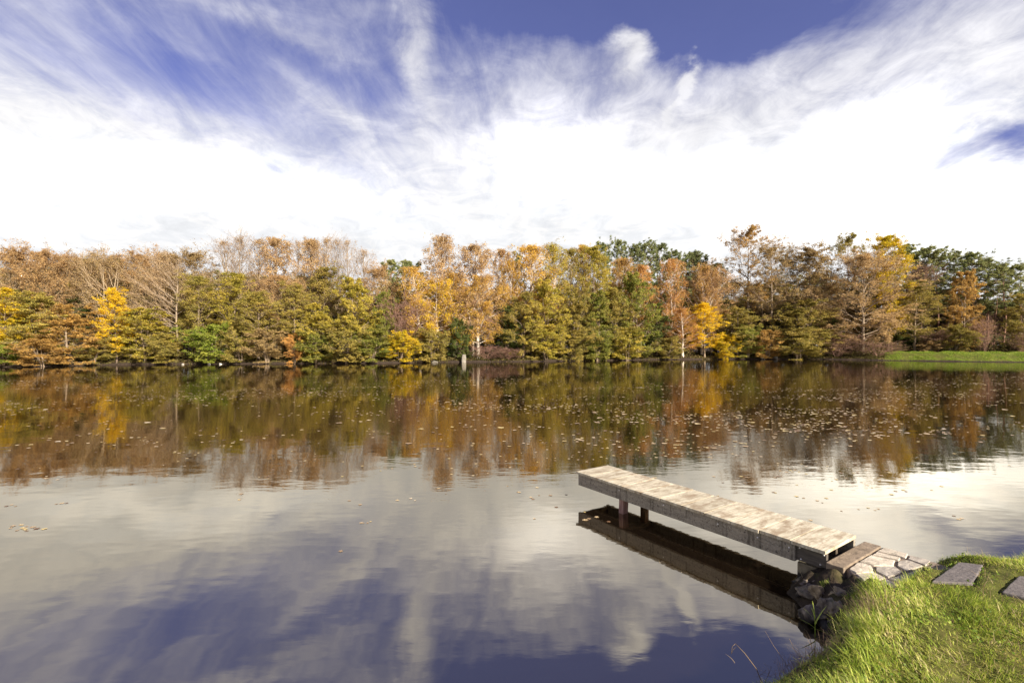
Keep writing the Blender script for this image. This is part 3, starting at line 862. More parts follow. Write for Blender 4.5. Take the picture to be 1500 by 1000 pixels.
def sample(P, pi, t):
    K = P.shape[1]
    f = np.clip(t, 0, 1) * (K - 1); i = np.minimum(f.astype(int), K - 2); w = (f - i)[:, None]
    a = P[pi, i]; b = P[pi, i + 1]
    return a * (1 - w) + b * w, unit(b - a)

def shoots(rs, P, R0, n, tmin, tmax, ang, angj, length, K, up, wob, flat, rfrac=0.6, tip=0.25, taper=0.4):
    """grow n branches from every branch in P"""
    N = len(P)
    pi = np.repeat(np.arange(N), n)
    t = rs.uniform(tmin, tmax, N * n)
    p, d = sample(P, pi, t)
    az = unit(rs.normal(size=p.shape) * np.array([1, 1, flat]))
    perp = unit(az - d * (az * d).sum(-1, keepdims=True))
    a = np.clip(rs.normal(ang, angj, N * n), 0.1, 2.2)[:, None]
    dr = unit(d * np.cos(a) + perp * np.sin(a))
    ln = length * rs.uniform(0.55, 1.2, N * n) * (1 - taper * t)
    pl = np.linalg.norm(P[:, -1] - P[:, 0], axis=-1)[pi]
    ln = ln * pl
    s = np.linspace(0, 1, K)[None, :, None]
    C = p[:, None, :] + dr[:, None, :] * s * ln[:, None, None] + np.array([0, 0, 1.0]) * (up * ln[:, None, None] * s ** 2)
    C = C + np.cumsum(rs.normal(0, wob, C.shape) * ln[:, None, None], axis=1) * (s > 0)
    r0 = np.interp(t, [0, 1], [1, 0.4]) * R0[pi] * rfrac
    Rd = r0[:, None] * np.linspace(1, tip, K)[None, :]
    return C, Rd, r0

def tree_mesh(name, seed, H, Rt, W, prof, t0=0.3, n1=34, a0=75, a1=35, n2=7, n3=5, l2=0.55, l3=0.5, up1=0.15, up2=0.05, up3=0.0,
              flat=0.6, nleaf=5000, lsize=0.13, lasp=0.8, lj=0.16, hang=0.0, stems=1, sspread=0.0, wob=0.03, ang2=0.8, rmin=0.006, side=None, bias=0.0, cl=(0.25, 1.0), bend=0.03, s_t=0.12, gam=0.8):
    rs = np.random.default_rng(seed)
    K0 = 9
    s = np.linspace(0, 1, K0)
    TR = []; TRr = []
    for k in range(stems):
        hh = H * (1 if k == 0 else rs.uniform(0.72, 1.0))
        az = rs.uniform(0, 6.28) if stems > 1 else 0
        sp = sspread * (0.3 + 0.7 * rs.random()) if stems > 1 else 0
        P = np.zeros((K0, 3)); P[:, 2] = s * hh
        P[:, 0] = math.cos(az) * sp * s ** 0.8 + np.cumsum(rs.normal(0, bend, K0)) * H * .12 * (s > 0) + (rs.uniform(-s_t, s_t) if stems > 1 else 0)
        P[:, 1] = math.sin(az) * sp * s ** 0.8 + np.cumsum(rs.normal(0, bend, K0)) * H * .12 * (s > 0) + (rs.uniform(-s_t, s_t) if stems > 1 else 0)
        P[0, 2] = -0.3
        TR.append(P); TRr.append(Rt * (1 if k == 0 else .75) * (1.25 * (s < .05) + (1 - s) ** 0.9 * (s >= .05) + .04))
    TR = np.array(TR); TRr = np.array(TRr)
    # first order limbs, their reach set by the crown's outline
    m = max(4, n1 // stems) * stems
    pi = np.arange(m) % stems
    tau = (np.arange(m) // stems + rs.uniform(0, 1, m)) / (m / stems)
    tau = np.clip(tau, 0, 0.985)
    t = t0 + (1 - t0) * tau
    p, d = sample(TR, pi, t)
    az = np.arange(m) * 2.4 + rs.uniform(-.6, .6, m)
    if side is not None:
        az = np.where(rs.random(m) < bias, side + rs.normal(0, .45, m), az)
    a = np.radians(a0 + (a1 - a0) * tau) + rs.normal(0, .1, m)
    a = np.clip(a, .12, 1.9)
    dr = np.stack([np.cos(az) * np.sin(a), np.sin(az) * np.sin(a), np.cos(a)], -1)
    reach = W * np.array([prof(x) for x in tau]) * rs.uniform(0.72, 1.12, m)
    ln = reach / np.maximum(np.sin(a), .25)
    ln = np.where(np.cos(a) > 0.1, np.minimum(ln, (1.02 * H - p[:, 2]) / np.maximum(np.cos(a) + up1, .1)), ln)
    ln = np.maximum(ln, 0.25)
    K1 = 6; s1 = np.linspace(0, 1, K1)[None, :, None]
    L1 = p[:, None, :] + dr[:, None, :] * s1 * ln[:, None, None] + np.array([0, 0, 1.0]) * up1 * ln[:, None, None] * s1 ** 2
    L1 = L1 + np.cumsum(rs.normal(0, wob, L1.shape) * ln[:, None, None], axis=1) * (s1 > 0)
    r1 = np.maximum(Rt * .55 * (1 - .8 * t) * np.clip(ln / (W + .1), .3, 1), rmin * 1.6)
    L1r = r1[:, None] * np.linspace(1, .3, K1)[None, :]
    L2, L2r, r2 = shoots(rs, L1, r1, n2, .2, 1.0, ang2, .25, l2, 4, up2, wob * 1.2, flat)
    L2r = np.maximum(L2r, rmin)
    L3, L3r, r3 = shoots(rs, L2, np.maximum(r2, rmin), n3, .15, 1.0, ang2, .3, l3, 3, up3, wob * 1.4, flat)
    L3r = np.maximum(L3r, rmin * .8)
    V0, Q0 = tubes(TR, TRr, 7); V1, Q1 = tubes(L1, L1r, 4)
    trunk = np_mesh(name + '_wood', np.vstack([V0, V1]), np.vstack([Q0, Q1 + len(V0)]), nmat=1, smooth=True)
    V2, Q2 = tubes(L2, L2r, 3); V3, Q3 = tubes(L3, L3r, 3)
    vs = [V2, V3]; qs = [Q2, Q3 + len(V2)]; mi = [np.zeros(len(Q2) + len(Q3), int)]
    if nleaf:
        nl = nleaf
        # leaves gather on some twigs and leave others thin
        wgt = rs.gamma(gam, 1.0, len(L3)) + 0.05
        # twigs in the outer crown carry more
        pi = rs.choice(len(L3), nl, p=wgt / wgt.sum())
        tt = rs.uniform(cl[0], cl[1], nl)
        c, dd = sample(L3, pi, tt)
        c = c + rs.normal(0, lj, c.shape) * np.array([1, 1, .55])
        if hang:
            c[:, 2] -= np.abs(rs.normal(0, hang, nl))
        c[:, 2] = np.maximum(c[:, 2], 0.05)
        nrm = unit(rs.normal(size=c.shape) + np.array([0, 0, .55]) + 0.35 * unit(c - np.array([0, 0, H * .45])))
        tan = unit(np.cross(nrm, rs.normal(size=c.shape)))
        if hang:
            tan = unit(tan + np.array([0, 0, -1.2])); nrm = unit(np.cross(tan, rs.normal(size=c.shape)))
        bt = np.cross(nrm, tan)
        sz = lsize * rs.uniform(.6, 1.3, nl)[:, None]
        h = tan * sz * .5; w = bt * sz * .5 * lasp
        fold = nrm * sz * .12
        LV = np.stack([c - h, c + w + fold, c + h, c - w + fold], 1).reshape(-1, 3)
        base = sum(len(v) for v in vs)
        LQ = base + np.arange(nl * 4).reshape(-1, 4)
        vs.append(LV); qs.append(LQ); mi.append(np.ones(nl, int))
    crown = np_mesh(name + '_crown', np.vstack(vs), np.vstack(qs), np.concatenate(mi), 2)
    return trunk, crown, H, W

dome = lambda x: max(0.12, math.sin(math.pi * min(1, 0.18 + 0.80 * x)) ** 0.7)
cone = lambda x: max(0.08, (1 - x) ** 0.75 * min(1, .55 + 2.2 * x))
egg = lambda x: max(0.18, (1 - x ** 3.2) * min(1, .70 + 1.2 * x))
brush = lambda x: .30 + .70 * (1 - x) ** .55 * min(1, .55 + 2 * x)
columnar = lambda x: .55 + .45 * (1 - x)
spire = lambda x: max(0.15, math.sin(math.pi * min(1, .12 + .84 * x)) ** .55)
umbrella = lambda x: max(.3, math.sin(math.pi * min(1, .10 + .72 * x)) ** .6)

SP = {}
def species(key, n, **kw):
    SP[key] = [tree_mesh('%s_%d' % (key, i), hash_seed(key) + i * 17, **kw) for i in range(n)]
def hash_seed(k):
    return sum(ord(c) * (i + 3) for i, c in enumerate(k))

species('layered', 4, H=8.5, Rt=.11, W=2.7, prof=egg, t0=.07, n1=58, a0=82, a1=35, n2=8, n3=5, l2=.5, l3=.45, up1=-.10, flat=.28, nleaf=32000, lsize=.12, lj=.10, stems=2, sspread=.9)
species('bush', 4, H=4.0, Rt=.05, W=1.9, prof=egg, t0=.05, n1=48, a0=80, a1=30, n2=8, n3=5, l2=.5, l3=.45, up1=-.02, flat=.45, nleaf=21000, lsize=.105, lj=.09, stems=5, sspread=1.0)
species('birch', 4, H=14, Rt=.16, W=2.1, prof=brush, t0=.18, n1=60, a0=50, a1=24, n2=9, n3=5, l2=.5, l3=.6, up1=.05, up2=-.25, up3=-.9, flat=.9, nleaf=16000, lsize=0.11, lj=.10, hang=.22, ang2=.7, rmin=0.004, gam=2.5)
species('weeping', 3, H=14, Rt=.19, W=2.6, prof=lambda x: max(.35, 1 - .55 * abs(x - .35)), t0=.16, n1=40, a0=58, a1=26, n2=9, n3=5, l2=.42, l3=.7, up1=.02, up2=-.35, up3=-1.1, flat=.9, nleaf=17000, lsize=.10, lj=.11, hang=.38, ang2=.8, gam=1.6)
species('bare', 4, H=15, Rt=0.1, W=1.6, prof=columnar, t0=.28, n1=44, a0=34, a1=16, n2=9, n3=6, l2=.5, l3=.5, up1=.10, up2=.10, up3=.08, flat=1, nleaf=2200, lsize=.075, lj=.10, ang2=.55, rmin=0.0045, wob=.02, gam=3)
species('twiggy', 5, H=13, Rt=0.11, W=2.7, prof=umbrella, t0=.28, n1=40, a0=55, a1=26, n2=11, n3=8, l2=.52, l3=.5, up1=.18, up2=.12, up3=.05, flat=.9, nleaf=20000, lsize=.11, lj=.11, ang2=.7, rmin=0.0045, gam=2)
species('leaning', 2, H=13, Rt=.15, W=3.4, prof=umbrella, t0=.22, n1=30, a0=46, a1=30, n2=10, n3=7, l2=.5, l3=.5, up1=.18, up2=.12, up3=.05, flat=.9, nleaf=9000, lsize=.11, lj=.10, ang2=.65, rmin=0.005, side=R(180), bias=.75, stems=3, sspread=2.4)
species('fan', 1, H=12, Rt=.11, W=4.6, prof=lambda x: max(.45, 1 - .5 * x), t0=.24, n1=52, a0=66, a1=18, n2=11, n3=8, l2=.45, l3=.45, up1=.06, up2=.10, up3=.08, flat=.9, nleaf=3500, lsize=.10, lj=.07, ang2=.4, rmin=0.005, side=R(180), bias=.85, wob=.012)
species('oak', 3, H=18, Rt=.24, W=4.2, prof=dome, t0=.33, n1=30, a0=78, a1=30, n2=10, n3=7, l2=.55, l3=.5, up1=.16, up2=.05, flat=.85, nleaf=24000, lsize=.125, lj=.13, ang2=.85, wob=.055, rmin=0.007, cl=(.5, 1.05))
species('beech', 2, H=14, Rt=.17, W=4.3, prof=egg, t0=.10, n1=60, a0=76, a1=26, n2=9, n3=6, l2=.5, l3=.5, up1=.10, flat=.45, nleaf=40000, lsize=.11, lj=.13, ang2=.7, rmin=.008, gam=1.4)
species('pine', 4, H=17, Rt=.16, W=2.4, prof=dome, t0=0.44, n1=34, a0=84, a1=30, n2=8, n3=5, l2=.45, l3=.5, up1=.22, up2=.18, up3=.1, flat=.6, nleaf=26000, lsize=.20, lasp=.34, lj=.09, ang2=.75, rmin=.008, cl=(.4, 1.1), wob=.04)
species('leafy', 4, H=13, Rt=.14, W=2.4, prof=egg, t0=.16, n1=50, a0=66, a1=30, n2=9, n3=6, l2=.52, l3=.5, up1=.10, flat=.6, nleaf=30000, lsize=.115, lj=.13, ang2=.75)
species('pole', 3, H=11, Rt=.075, W=.8, prof=spire, t0=.35, n1=16, a0=60, a1=35, n2=4, n3=3, l2=.5, l3=.5, up1=.05, nleaf=250, lsize=.10, lj=.08, rmin=.007, bend=.045)
species('thicket', 3, H=4.5, Rt=.035, W=1.7, prof=egg, t0=.05, n1=56, a0=50, a1=22, n2=9, n3=6, l2=.5, l3=.5, up1=.15, up2=.05, flat=.9, nleaf=1500, lsize=.08, lj=.06, stems=9, sspread=1.2, rmin=.007, ang2=.55)

NAMES = {'layered': ('leafy_tree', 'tree'), 'bush': ('bush', 'bush'), 'birch': ('birch_tree', 'birch'), 'weeping': ('birch_tree', 'birch'), 'bare': ('bare_tree', 'tree'),
         'twiggy': ('twiggy_tree', 'tree'), 'leaning': ('leaning_tree', 'tree'), 'fan': ('bare_tree', 'tree'), 'oak': ('oak_tree', 'oak'), 'beech': ('beech_tree', 'tree'),
         'pine': ('pine_tree', 'pine'), 'leafy': ('leafy_tree', 'tree'), 'pole': ('young_tree', 'tree'), 'thicket': ('thicket_bush', 'bush')}
TWIG = {'birch': 'twigred', 'weeping': 'twigred', 'pine': 'dark', 'layered': 'grey', 'bush': 'grey', 'bare': 'twig', 'twiggy': 'twigtan', 'thicket': 'twigred', 'leaning': 'twigtan', 'fan': 'twigtan'}
BK = {'birch': 'birch', 'weeping': 'birch', 'pine': 'pine', 'bare': 'pale', 'twiggy': 'pale', 'leaning': 'pale', 'fan': 'grey', 'thicket': 'twigred'}
trng = random.Random(3)
count = {}
def plant(kind, px, top, wpx, off, pal, label, bark=None, twig=None, rz=None, var=None, group=None, lean=0.0, base=None):
    k = count.get(kind, 0); count[kind] = k + 1
    tr, cr, H0, W0 = SP[kind][(k if var is None else var) % len(SP[kind])]
    if off < 2.5 and kind != 'thicket': off = max(0.1, off - .75)
    d = shore_d(px) + off
    x = (px - CX) / F * d
    zb = float(terrain(np.array([x]), np.array([d]))[0]) if base is None else base
    Hh = CZ + (HY - top) / F * d - zb
    if kind in ('twiggy', 'bare', 'oak', 'beech', 'birch', 'pine'): Hh *= .965
    sxy = wpx / F * d / 2 / (W0 * {'bare': .85, 'birch': .72, 'weeping': .9, 'fan': 1.0}.get(kind, 1.12))
    nm, cat = NAMES[kind]
    root = empty(nm, (x, d, zb - .05), trng.uniform(0, 6.28) if rz is None else rz)
    root.rotation_euler = (0, 0, root.rotation_euler.z)
    if lean:
        root.rotation_mode = 'ZXY'
        root.matrix_world = Matrix.Translation((x, d, zb - .05)) @ Matrix.Rotation(lean, 4, 'Y') @ Matrix.Rotation(root.rotation_euler.z, 4, 'Z')
    root.scale = (sxy, sxy, Hh / H0)
    tag(root, label, cat, group)
    link('trunk', tr, root, [BARK[bark or BK.get(kind, 'grey')]], True)
    link('crown', cr, root, [BARK[twig or TWIG.get(kind, 'twig')], LM[pal]], True)
    return root

# --- left end
TREES = [
 # kind, px, top, width, metres behind the waterline, leaves, label, options
 ('bush', 6, 506, 66, .9, 'brightgreen', 'low bright green bush at the water edge, leftmost in the photo', {}),
 ('layered', 2, 424, 80, 2.2, 'lemon', 'yellow-green leafy tree cut by the left edge of the photo', {}),
 ('layered', 52, 432, 100, 2.6, 'mixed', 'brown-orange layered tree second from the left edge, boughs to the ground', {}),
 ('layered', 100, 448, 92, 1.4, 'amber', 'orange-brown low tree with boughs hanging over the dark bank left of the golden tree', {}),
 ('bush', 62, 498, 70, 1.0, 'amber', 'low orange bush beside the bright green bush at the left end', {}),
 ('twiggy', 22, 367, 88, 5.0, 'pinkbrown', 'tall pinkish twiggy tree nearest the left edge with a pale trunk', {}),
 ('twiggy', 62, 369, 78, 6.5, 'pinkbrown', 'pinkish domed twiggy tree above the brown-orange layered tree', {}),
 ('leaning', 152, 380, 96, 4.5, 'brown', 'pale trunks leaning left above the orange boughs left of the golden tree', {'rz': 0.0}),
 ('twiggy', 96, 376, 70, 7.0, 'pinkbrown', 'pinkish twiggy tree third from the left along the skyline', {}),
 ('twiggy', 128, 383, 60, 8.5, 'brown', 'lower brown twiggy tree in the skyline dip left of the golden tree', {}),
 ('twiggy', 165, 377, 74, 8.0, 'pinkbrown', 'pinkish round-topped twiggy tree directly above the golden tree', {}),
 ('leafy', 171, 427, 50, 1.1, 'gold', 'small leaning tree in brilliant golden yellow, trunk bare near the water', {'lean': -0.06, 'bark': 'dark'}),
 ('bush', 136, 500, 60, 1.2, 'olive', 'dull green low bush left of the golden tree trunk', {}),
 ('layered', 214, 452, 94, 1.4, 'yellowgreen', 'wide green tree reaching the water right of the golden tree', {}),
 ('bush', 238, 492, 60, 1.0, 'olive', 'dull olive low bush left of the fan-branched tree foot', {}),
 ('twiggy', 204, 373, 76, 8.5, 'pinkbrown', 'pinkish twiggy tree right above the wide green tree', {}),
 ('twiggy', 240, 374, 66, 10, 'pinkbrown', 'pinkish twiggy tree behind the top of the fan-branched tree', {}),
 ('fan', 262, 378, 150, 3.0, 'brown', 'bare tree whose branches sweep out to the left like a fan', {'rz': 0.0}),
 ('twiggy', 286, 371, 74, 7.5, 'brown', 'brown twiggy tree just right of the fan-branched tree', {}),
 ('leafy', 293, 408, 66, 3.2, 'mixed', 'yellow-brown tree standing above the brightest green bush on the left', {}),
 ('bush', 306, 478, 82, .9, 'brightgreen', 'bright green layered bush drooping to the water right of the fan-branched tree', {}),
 ('leafy', 345, 404, 70, 2.6, 'yellowgreen', 'yellow-green tall tree behind the bright green bush on the left', {}),
 ('bush', 352, 478, 60, 1.2, 'olive', 'shaded olive bush between the bright green bush and the brown tree', {}),
 ('bare', 332, 352, 52, 7.0, 'tan', 'first of the tall bare trees from the left, ascending twigs', {}),
 ('bare', 355, 346, 46, 8.0, 'tan', 'second of the tall bare trees from the left, ascending twigs', {}),
 ('bare', 381, 349, 44, 7.0, 'tan', 'bare tree left of the tan-leaved narrow crown', {}),
 ('leafy', 378, 430, 72, 2.0, 'mixed', 'dense dull yellow-brown tree below the first bare tree tops', {}),
 ('bush', 392, 486, 66, 1.1, 'brown', 'shaded brown bush left of the small orange bough', {}),
 ('birch', 404, 345, 50, 6.5, 'tan', 'narrow tall tree with tan leaves among the bare tree tops', {'bark': 'pale'}),
 ('twiggy', 412, 405, 60, 4.0, 'pinkbrown', 'shorter pinkish twiggy tree below the tan-leaved narrow crown', {}),
 ('bare', 438, 352, 30, 7.5, 'tan', 'slim bare tree right of the gap after the tan-leaved crown', {}),
 ('birch', 458, 348, 44, 7.0, 'tan', 'tan half-bare tree between two slim bare trees', {'bark': 'pale'}),
 ('bare', 479, 347, 38, 6.6, 'tan', 'bare upright tree with twigs fanning up, left of the one at the gap', {}),
 ('bare', 494, 350, 26, 8.0, 'tan', 'slim bare tree standing at the left of the bright sky gap', {}),
 ('bare', 512, 351, 34, 7.0, 'tan', 'bare narrow tree standing free against the sky right of the bright gap', {}),
 ('bare', 533, 365, 36, 7.5, 'tan', 'shorter bare tree with spreading top, last before the dark pine', {}),
 ('leafy', 432, 418, 62, 3.0, 'mixed', 'orange-brown oak-like tree below the slim bare trees', {}),
 ('bush', 432, 492, 34, .7, 'orange', 'small bright orange bush hanging over the water', {}),
 ('bush', 462, 488, 74, 1.0, 'green', 'green bush right next to the small orange bush', {}),
 ('layered', 466, 446, 70, 2.0, 'yellowgreen', 'yellow-green tree above the green bush beside the orange bush', {}),
 ('leafy', 472, 395, 70, 5.0, 'olive', 'thin olive tree top below the tan half-bare tree', {}),
 ('layered', 524, 413, 76, 2.2, 'yellowgreen', 'tall yellow-green tree left of the purple bare thicket', {}),
 ('bush', 506, 478, 80, 1.0, 'olive', 'olive bush at the water below the tall yellow-green tree', {}),
 ('bush', 545, 484, 66, .9, 'green', 'green bush at the water left of the lemon-yellow bush', {}),
 ('layered', 562, 430, 48, 3.0, 'green', 'narrow green tree against the purple bare thicket', {}),
 ('twiggy', 552, 393, 60, 6.0, 'pinkbrown', 'pinkish twiggy tree left of the dark pine', {}),
 ('pine', 574, 381, 50, 9.0, 'pinelit', 'round dark green pine left of the tall birches, left of a pair', {}),
 ('pine', 598, 380, 56, 9.5, 'pinelit', 'round dark green pine left of the tall birches, right of a pair', {}),
 ('thicket', 590, 448, 74, 2.6, 'purple', 'purple-brown bare thicket above the lemon-yellow bush', {}),
 ('bush', 586, 488, 60, .8, 'lemon', 'lemon-yellow round bush at the water below the purple thicket', {}),
 # --- birches
 ('weeping', 616, 392, 66, 3.2, 'goldtan', 'golden birch leaning left above the lemon-yellow bush', {'lean': -0.08}),
 ('birch', 646, 344, 48, 4.5, 'tan', 'tallest slim birch with a pale thin crown against the sky', {}),
 ('weeping', 642, 412, 74, 2.6, 'gold', 'bright golden birch below the tallest slim birch', {}),
 ('weeping', 664, 402, 54, 3.4, 'goldtan', 'golden tan birch between the two tallest birches', {}),
 ('bush', 632, 484, 66, 1.1, 'olive', 'green bush below the bright golden birch', {}),
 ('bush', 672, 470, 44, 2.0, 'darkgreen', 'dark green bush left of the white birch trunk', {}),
 ('birch', 694, 356, 56, 3.0, 'tan', 'upright birch with a clear white trunk and tan brush-like top', {}),
 ('weeping', 700, 405, 74, 2.5, 'goldtan', 'weeping birch whose golden curtains hang nearly to the water', {}),
 ('birch', 736, 362, 32, 7.0, 'pinkbrown', 'thin see-through birch right of the white-trunked birch', {}),
 ('thicket', 712, 508, 56, .9, 'purple', 'low purple-brown bramble by the water right of the grey stone post', {}),
 ('thicket', 746, 511, 50, .8, 'purple', 'low purple-brown bramble further right, below the dark green tree', {}),
 ('layered', 742, 447, 60, 3.0, 'darkgreen', 'dark green tree right of the weeping golden curtains', {}),
 ('weeping', 750, 384, 36, 4.5, 'goldtan', 'slender orange-tan birch left of the pale yellow birch', {}),
 ('birch', 778, 357, 54, 4.5, 'goldtan', 'pale yellow birch with several thin trunks and a broad top', {}),
 ('pine', 760, 372, 26, 12, 'pine', 'thin dark pine peeping out between two birches', {}),
 ('layered', 766, 430, 70, 2.0, 'olive', 'olive-brown layered tree below the pale yellow birch', {}),
 ('birch', 812, 356, 42, 5.5, 'yellowgreen', 'slim greenish yellow birch right of the pale yellow birch', {}),
 ('birch', 838, 363, 38, 6.0, 'olive', 'olive-topped slim birch in the middle of the skyline', {}),
 ('birch', 855, 356, 30, 7.0, 'goldtan', 'slim pointed birch just left of the broad yellow-green tree', {}),
 ('leafy', 868, 366, 66, 4.2, 'yellowgreen', 'broad tall yellow-green tree in the middle of the far shore', {}),
 ('layered', 804, 414, 76, 1.8, 'yellowgreen', 'drooping yellow-green layered tree right of the olive-brown one', {}),
 ('bush', 800, 478, 70, .8, 'yellowgreen', 'yellow-green bush trailing into the water at middle shore', {}),
 ('layered', 842, 424, 66, 2.2, 'olive', 'dull olive layered tree under the olive-topped slim birch', {}),
 ('bush', 838, 486, 62, .9, 'olive', 'olive bush overhanging the water under the dull olive tree', {}),
 ('layered', 874, 428, 62, 1.8, 'green', 'mid-green layered tree below the broad yellow-green tree', {}),
 ('bush', 874, 484, 56, .8, 'green', 'mid-green bush at the water below the broad yellow-green tree', {}),
 ('layered', 904, 424, 70, 2.0, 'olive', 'olive-brown layered tree left of the big green drooping tree', {}),
 ('layered', 934, 404, 74, 1.6, 'green', 'big green drooping tree right of middle, boughs stepping to the water', {}),
 ('bush', 918, 484, 66, .8, 'yellowgreen', 'yellow-green low bush at the foot of the big green drooping tree', {}),
 ('birch', 912, 376, 36, 5.0, 'amber', 'slim rusty birch in front of the pines', {}),
 ('birch', 938, 388, 36, 5.0, 'orange', 'slim orange-topped birch above the big green drooping tree', {}),
 ('pine', 884, 354, 36, 13, 'pine', 'thin-topped pine, leftmost of the row of pines right of middle', {}),
 ('pine', 906, 351, 38, 14, 'pine', 'open-topped pine, second of the row right of middle', {}),
 ('pine', 926, 358, 42, 14, 'pine', 'pine behind the orange-topped birch', {}),
 ('pine', 946, 356, 42, 13, 'pine', 'pointed pine right of the orange-topped birch', {}),
 ('pine', 965, 356, 46, 14, 'pine', 'pointed pine directly left of the orange white-trunked birch', {}),
 ('pine', 990, 367, 48, 13, 'pine', 'pine directly behind the orange white-trunked birch', {}),
 ('pine', 1008, 368, 44, 15, 'pine', 'pine right of the orange white-trunked birch top', {}),
 ('pine', 1024, 372, 44, 14, 'pine', 'pine behind the yellow-orange slim birch', {}),
 ('pine', 1046, 385, 44, 14, 'pine', 'lowest pine of the row, just left of the tall oak', {}),
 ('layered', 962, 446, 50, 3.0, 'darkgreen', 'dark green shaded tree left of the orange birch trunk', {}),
 ('weeping', 984, 381, 46, 3.5, 'orange', 'orange birch with a white trunk and a sky gap beside it', {}),
 ('weeping', 1000, 452, 50, 1.8, 'orange', 'short orange birch at the water below the white-trunked orange one', {}),
 ('weeping', 1028, 390, 40, 3.2, 'amber', 'yellow-orange slim birch with golden lower boughs', {}),
 ('leafy', 1032, 446, 54, 1.6, 'gold', 'golden yellow tree at the water right of the short orange birch', {}),
 ('twiggy', 1042, 396, 76, 3.6, 'pinkbrown', 'nearly bare pinkish birch with forked white trunks', {'bark': 'birch', 'twig': 'twigred'}),
 ('bush', 978, 496, 44, .9, 'olive', 'small olive bush at the foot of the orange birches', {}),
 ('layered', 1080, 452, 80, 2.0, 'olive', 'dull green-brown spreading tree below the tall oak', {}),
 ('bush', 1096, 478, 54, 1.1, 'green', 'green bush below the tall oak', {}),
 ('bush', 1062, 494, 44, .8, 'lemon', 'small yellow bush right of the golden yellow tree', {}),
 # --- oaks and the big tree on the right
 ('oak', 1094, 337, 84, 7.0, 'amber', 'tall open oak standing highest on the right, sky showing through', {}),
 ('oak', 1126, 362, 74, 4.5, 'brown', 'rounded brown oak in front of the tall open oak', {}),
 ('oak', 1152, 376, 50, 6.0, 'olive', 'olive-tinged oak right of the rounded brown one', {}),
 ('bush', 1124, 486, 56, 1.0, 'amber', 'orange-brown bush at the water below the oaks', {}),
 ('leafy', 1188, 369, 84, 4.0, 'brown', 'brown dense tree between the oaks and the big beech', {}),
 ('layered', 1180, 440, 92, 2.0, 'olive', 'olive-yellow tree with drooping boughs left of the big beech', {}),
 ('bush', 1170, 484, 84, 1.0, 'olive', 'olive bush at the water below the olive-yellow tree', {}),
 ('oak', 1240, 347, 72, 9.0, 'olive', 'tall green-grey tree rising behind the big beech', {}),
 ('beech', 1262, 374, 136, 3.2, 'tan', 'big broad beech with thin tan foliage and visible trunk before the grass bank', {}),
 ('leafy', 1302, 350, 72, 7.0, 'lemon', 'tall bright yellow tree rising right behind the big beech', {}),
 ('thicket', 1226, 494, 70, 1.2, 'brown', 'brown bare thicket under the left half of the big beech', {}),
 ('thicket', 1286, 502, 70, 1.6, 'olive', 'low pale thicket where the grass bank begins', {}),
 # --- pines above the grass bank
 ('leafy', 1340, 414, 66, 7.2, 'olive', 'olive-yellow tree at the left end of the grass bank', {}),
 ('twiggy', 1350, 392, 44, 10, 'purple', 'purplish twiggy tree between the yellow tree and the pines', {}),
 ('pine', 1326, 358, 56, 14, 'pinelit', 'pine behind the bright yellow tree', {}),
 ('pine', 1348, 362, 52, 12, 'pinelit', 'second pine right of the bright yellow tree', {}),
 ('pine', 1374, 366, 52, 11, 'pinelit', 'pine with a bare pale trunk above the left part of the grass bank', {}),
 ('pine', 1396, 370, 48, 13, 'pinelit', 'pine behind the yellow-brown tree', {}),
 ('pine', 1426, 369, 54, 11, 'pinelit', 'highest pine right of the yellow-brown tree', {}),
 ('pine', 1448, 380, 50, 12, 'pinelit', 'pine between the highest one and the right edge, tall red trunk', {}),
 ('pine', 1470, 386, 52, 11, 'pinelit', 'second pine from the right edge', {}),
 ('pine', 1496, 386, 54, 12, 'pinelit', 'pine cut by the right edge of the photo', {}),
 ('layered', 1410, 402, 60, 8.4, 'amber', 'yellow-brown tree standing before the dark pine trunks', {}),
 ('bush', 1398, 478, 52, 7.0, 'olive', 'pale olive bush at the back of the grass bank', {}),
 ('layered', 1500, 432, 60, 7.6, 'olive', 'olive tree at the right edge on the grass bank', {}),
 ('thicket', 1442, 472, 32, 6.4, 'pinkbrown', 'pinkish bare sapling clump on the grass bank before the pine trunks', {}),
 ('thicket', 1496, 490, 36, 6.4, 'brown', 'bare brown sapling clump on the bank at the right edge', {}),
 ('thicket', 1372, 486, 44, 7.2, 'brown', 'brown thicket left of the pale olive bush on the bank', {}),
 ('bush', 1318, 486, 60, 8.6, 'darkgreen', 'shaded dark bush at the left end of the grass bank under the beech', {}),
 ('bush', 1360, 500, 34, 6.6, 'tan', 'small dry straw-coloured bush at the back of the grass bank', {}),
 ('pole', 1384, 440, 22, 9.0, 'brown', 'thin leaning trunk before the dark wood on the grass bank', {'lean': .10}),
 ('pole', 1356, 430, 22, 9.5, 'brown', 'thin bare trunk left of the leaning one behind the grass bank', {}),
 ('pole', 1456, 410, 20, 9.6, 'brown', 'thin reddish trunk right of the pinkish sapling clump', {'bark': 'pine', 'lean': .04}),
 ('pole', 1160, 440, 24, 4.0, 'brown', 'thin pale leaning trunk in the dark gap below the oaks', {'lean': .08, 'bark': 'pale'}),
 ('pole', 1118, 430, 24, 5.0, 'brown', 'straight thin trunk in the dark gap below the oaks', {'bark': 'pale'}),
]
for kind, px, top, w, off, pal, lab, kw in TREES:
    plant(kind, px, top, w, off, pal, lab, **kw)

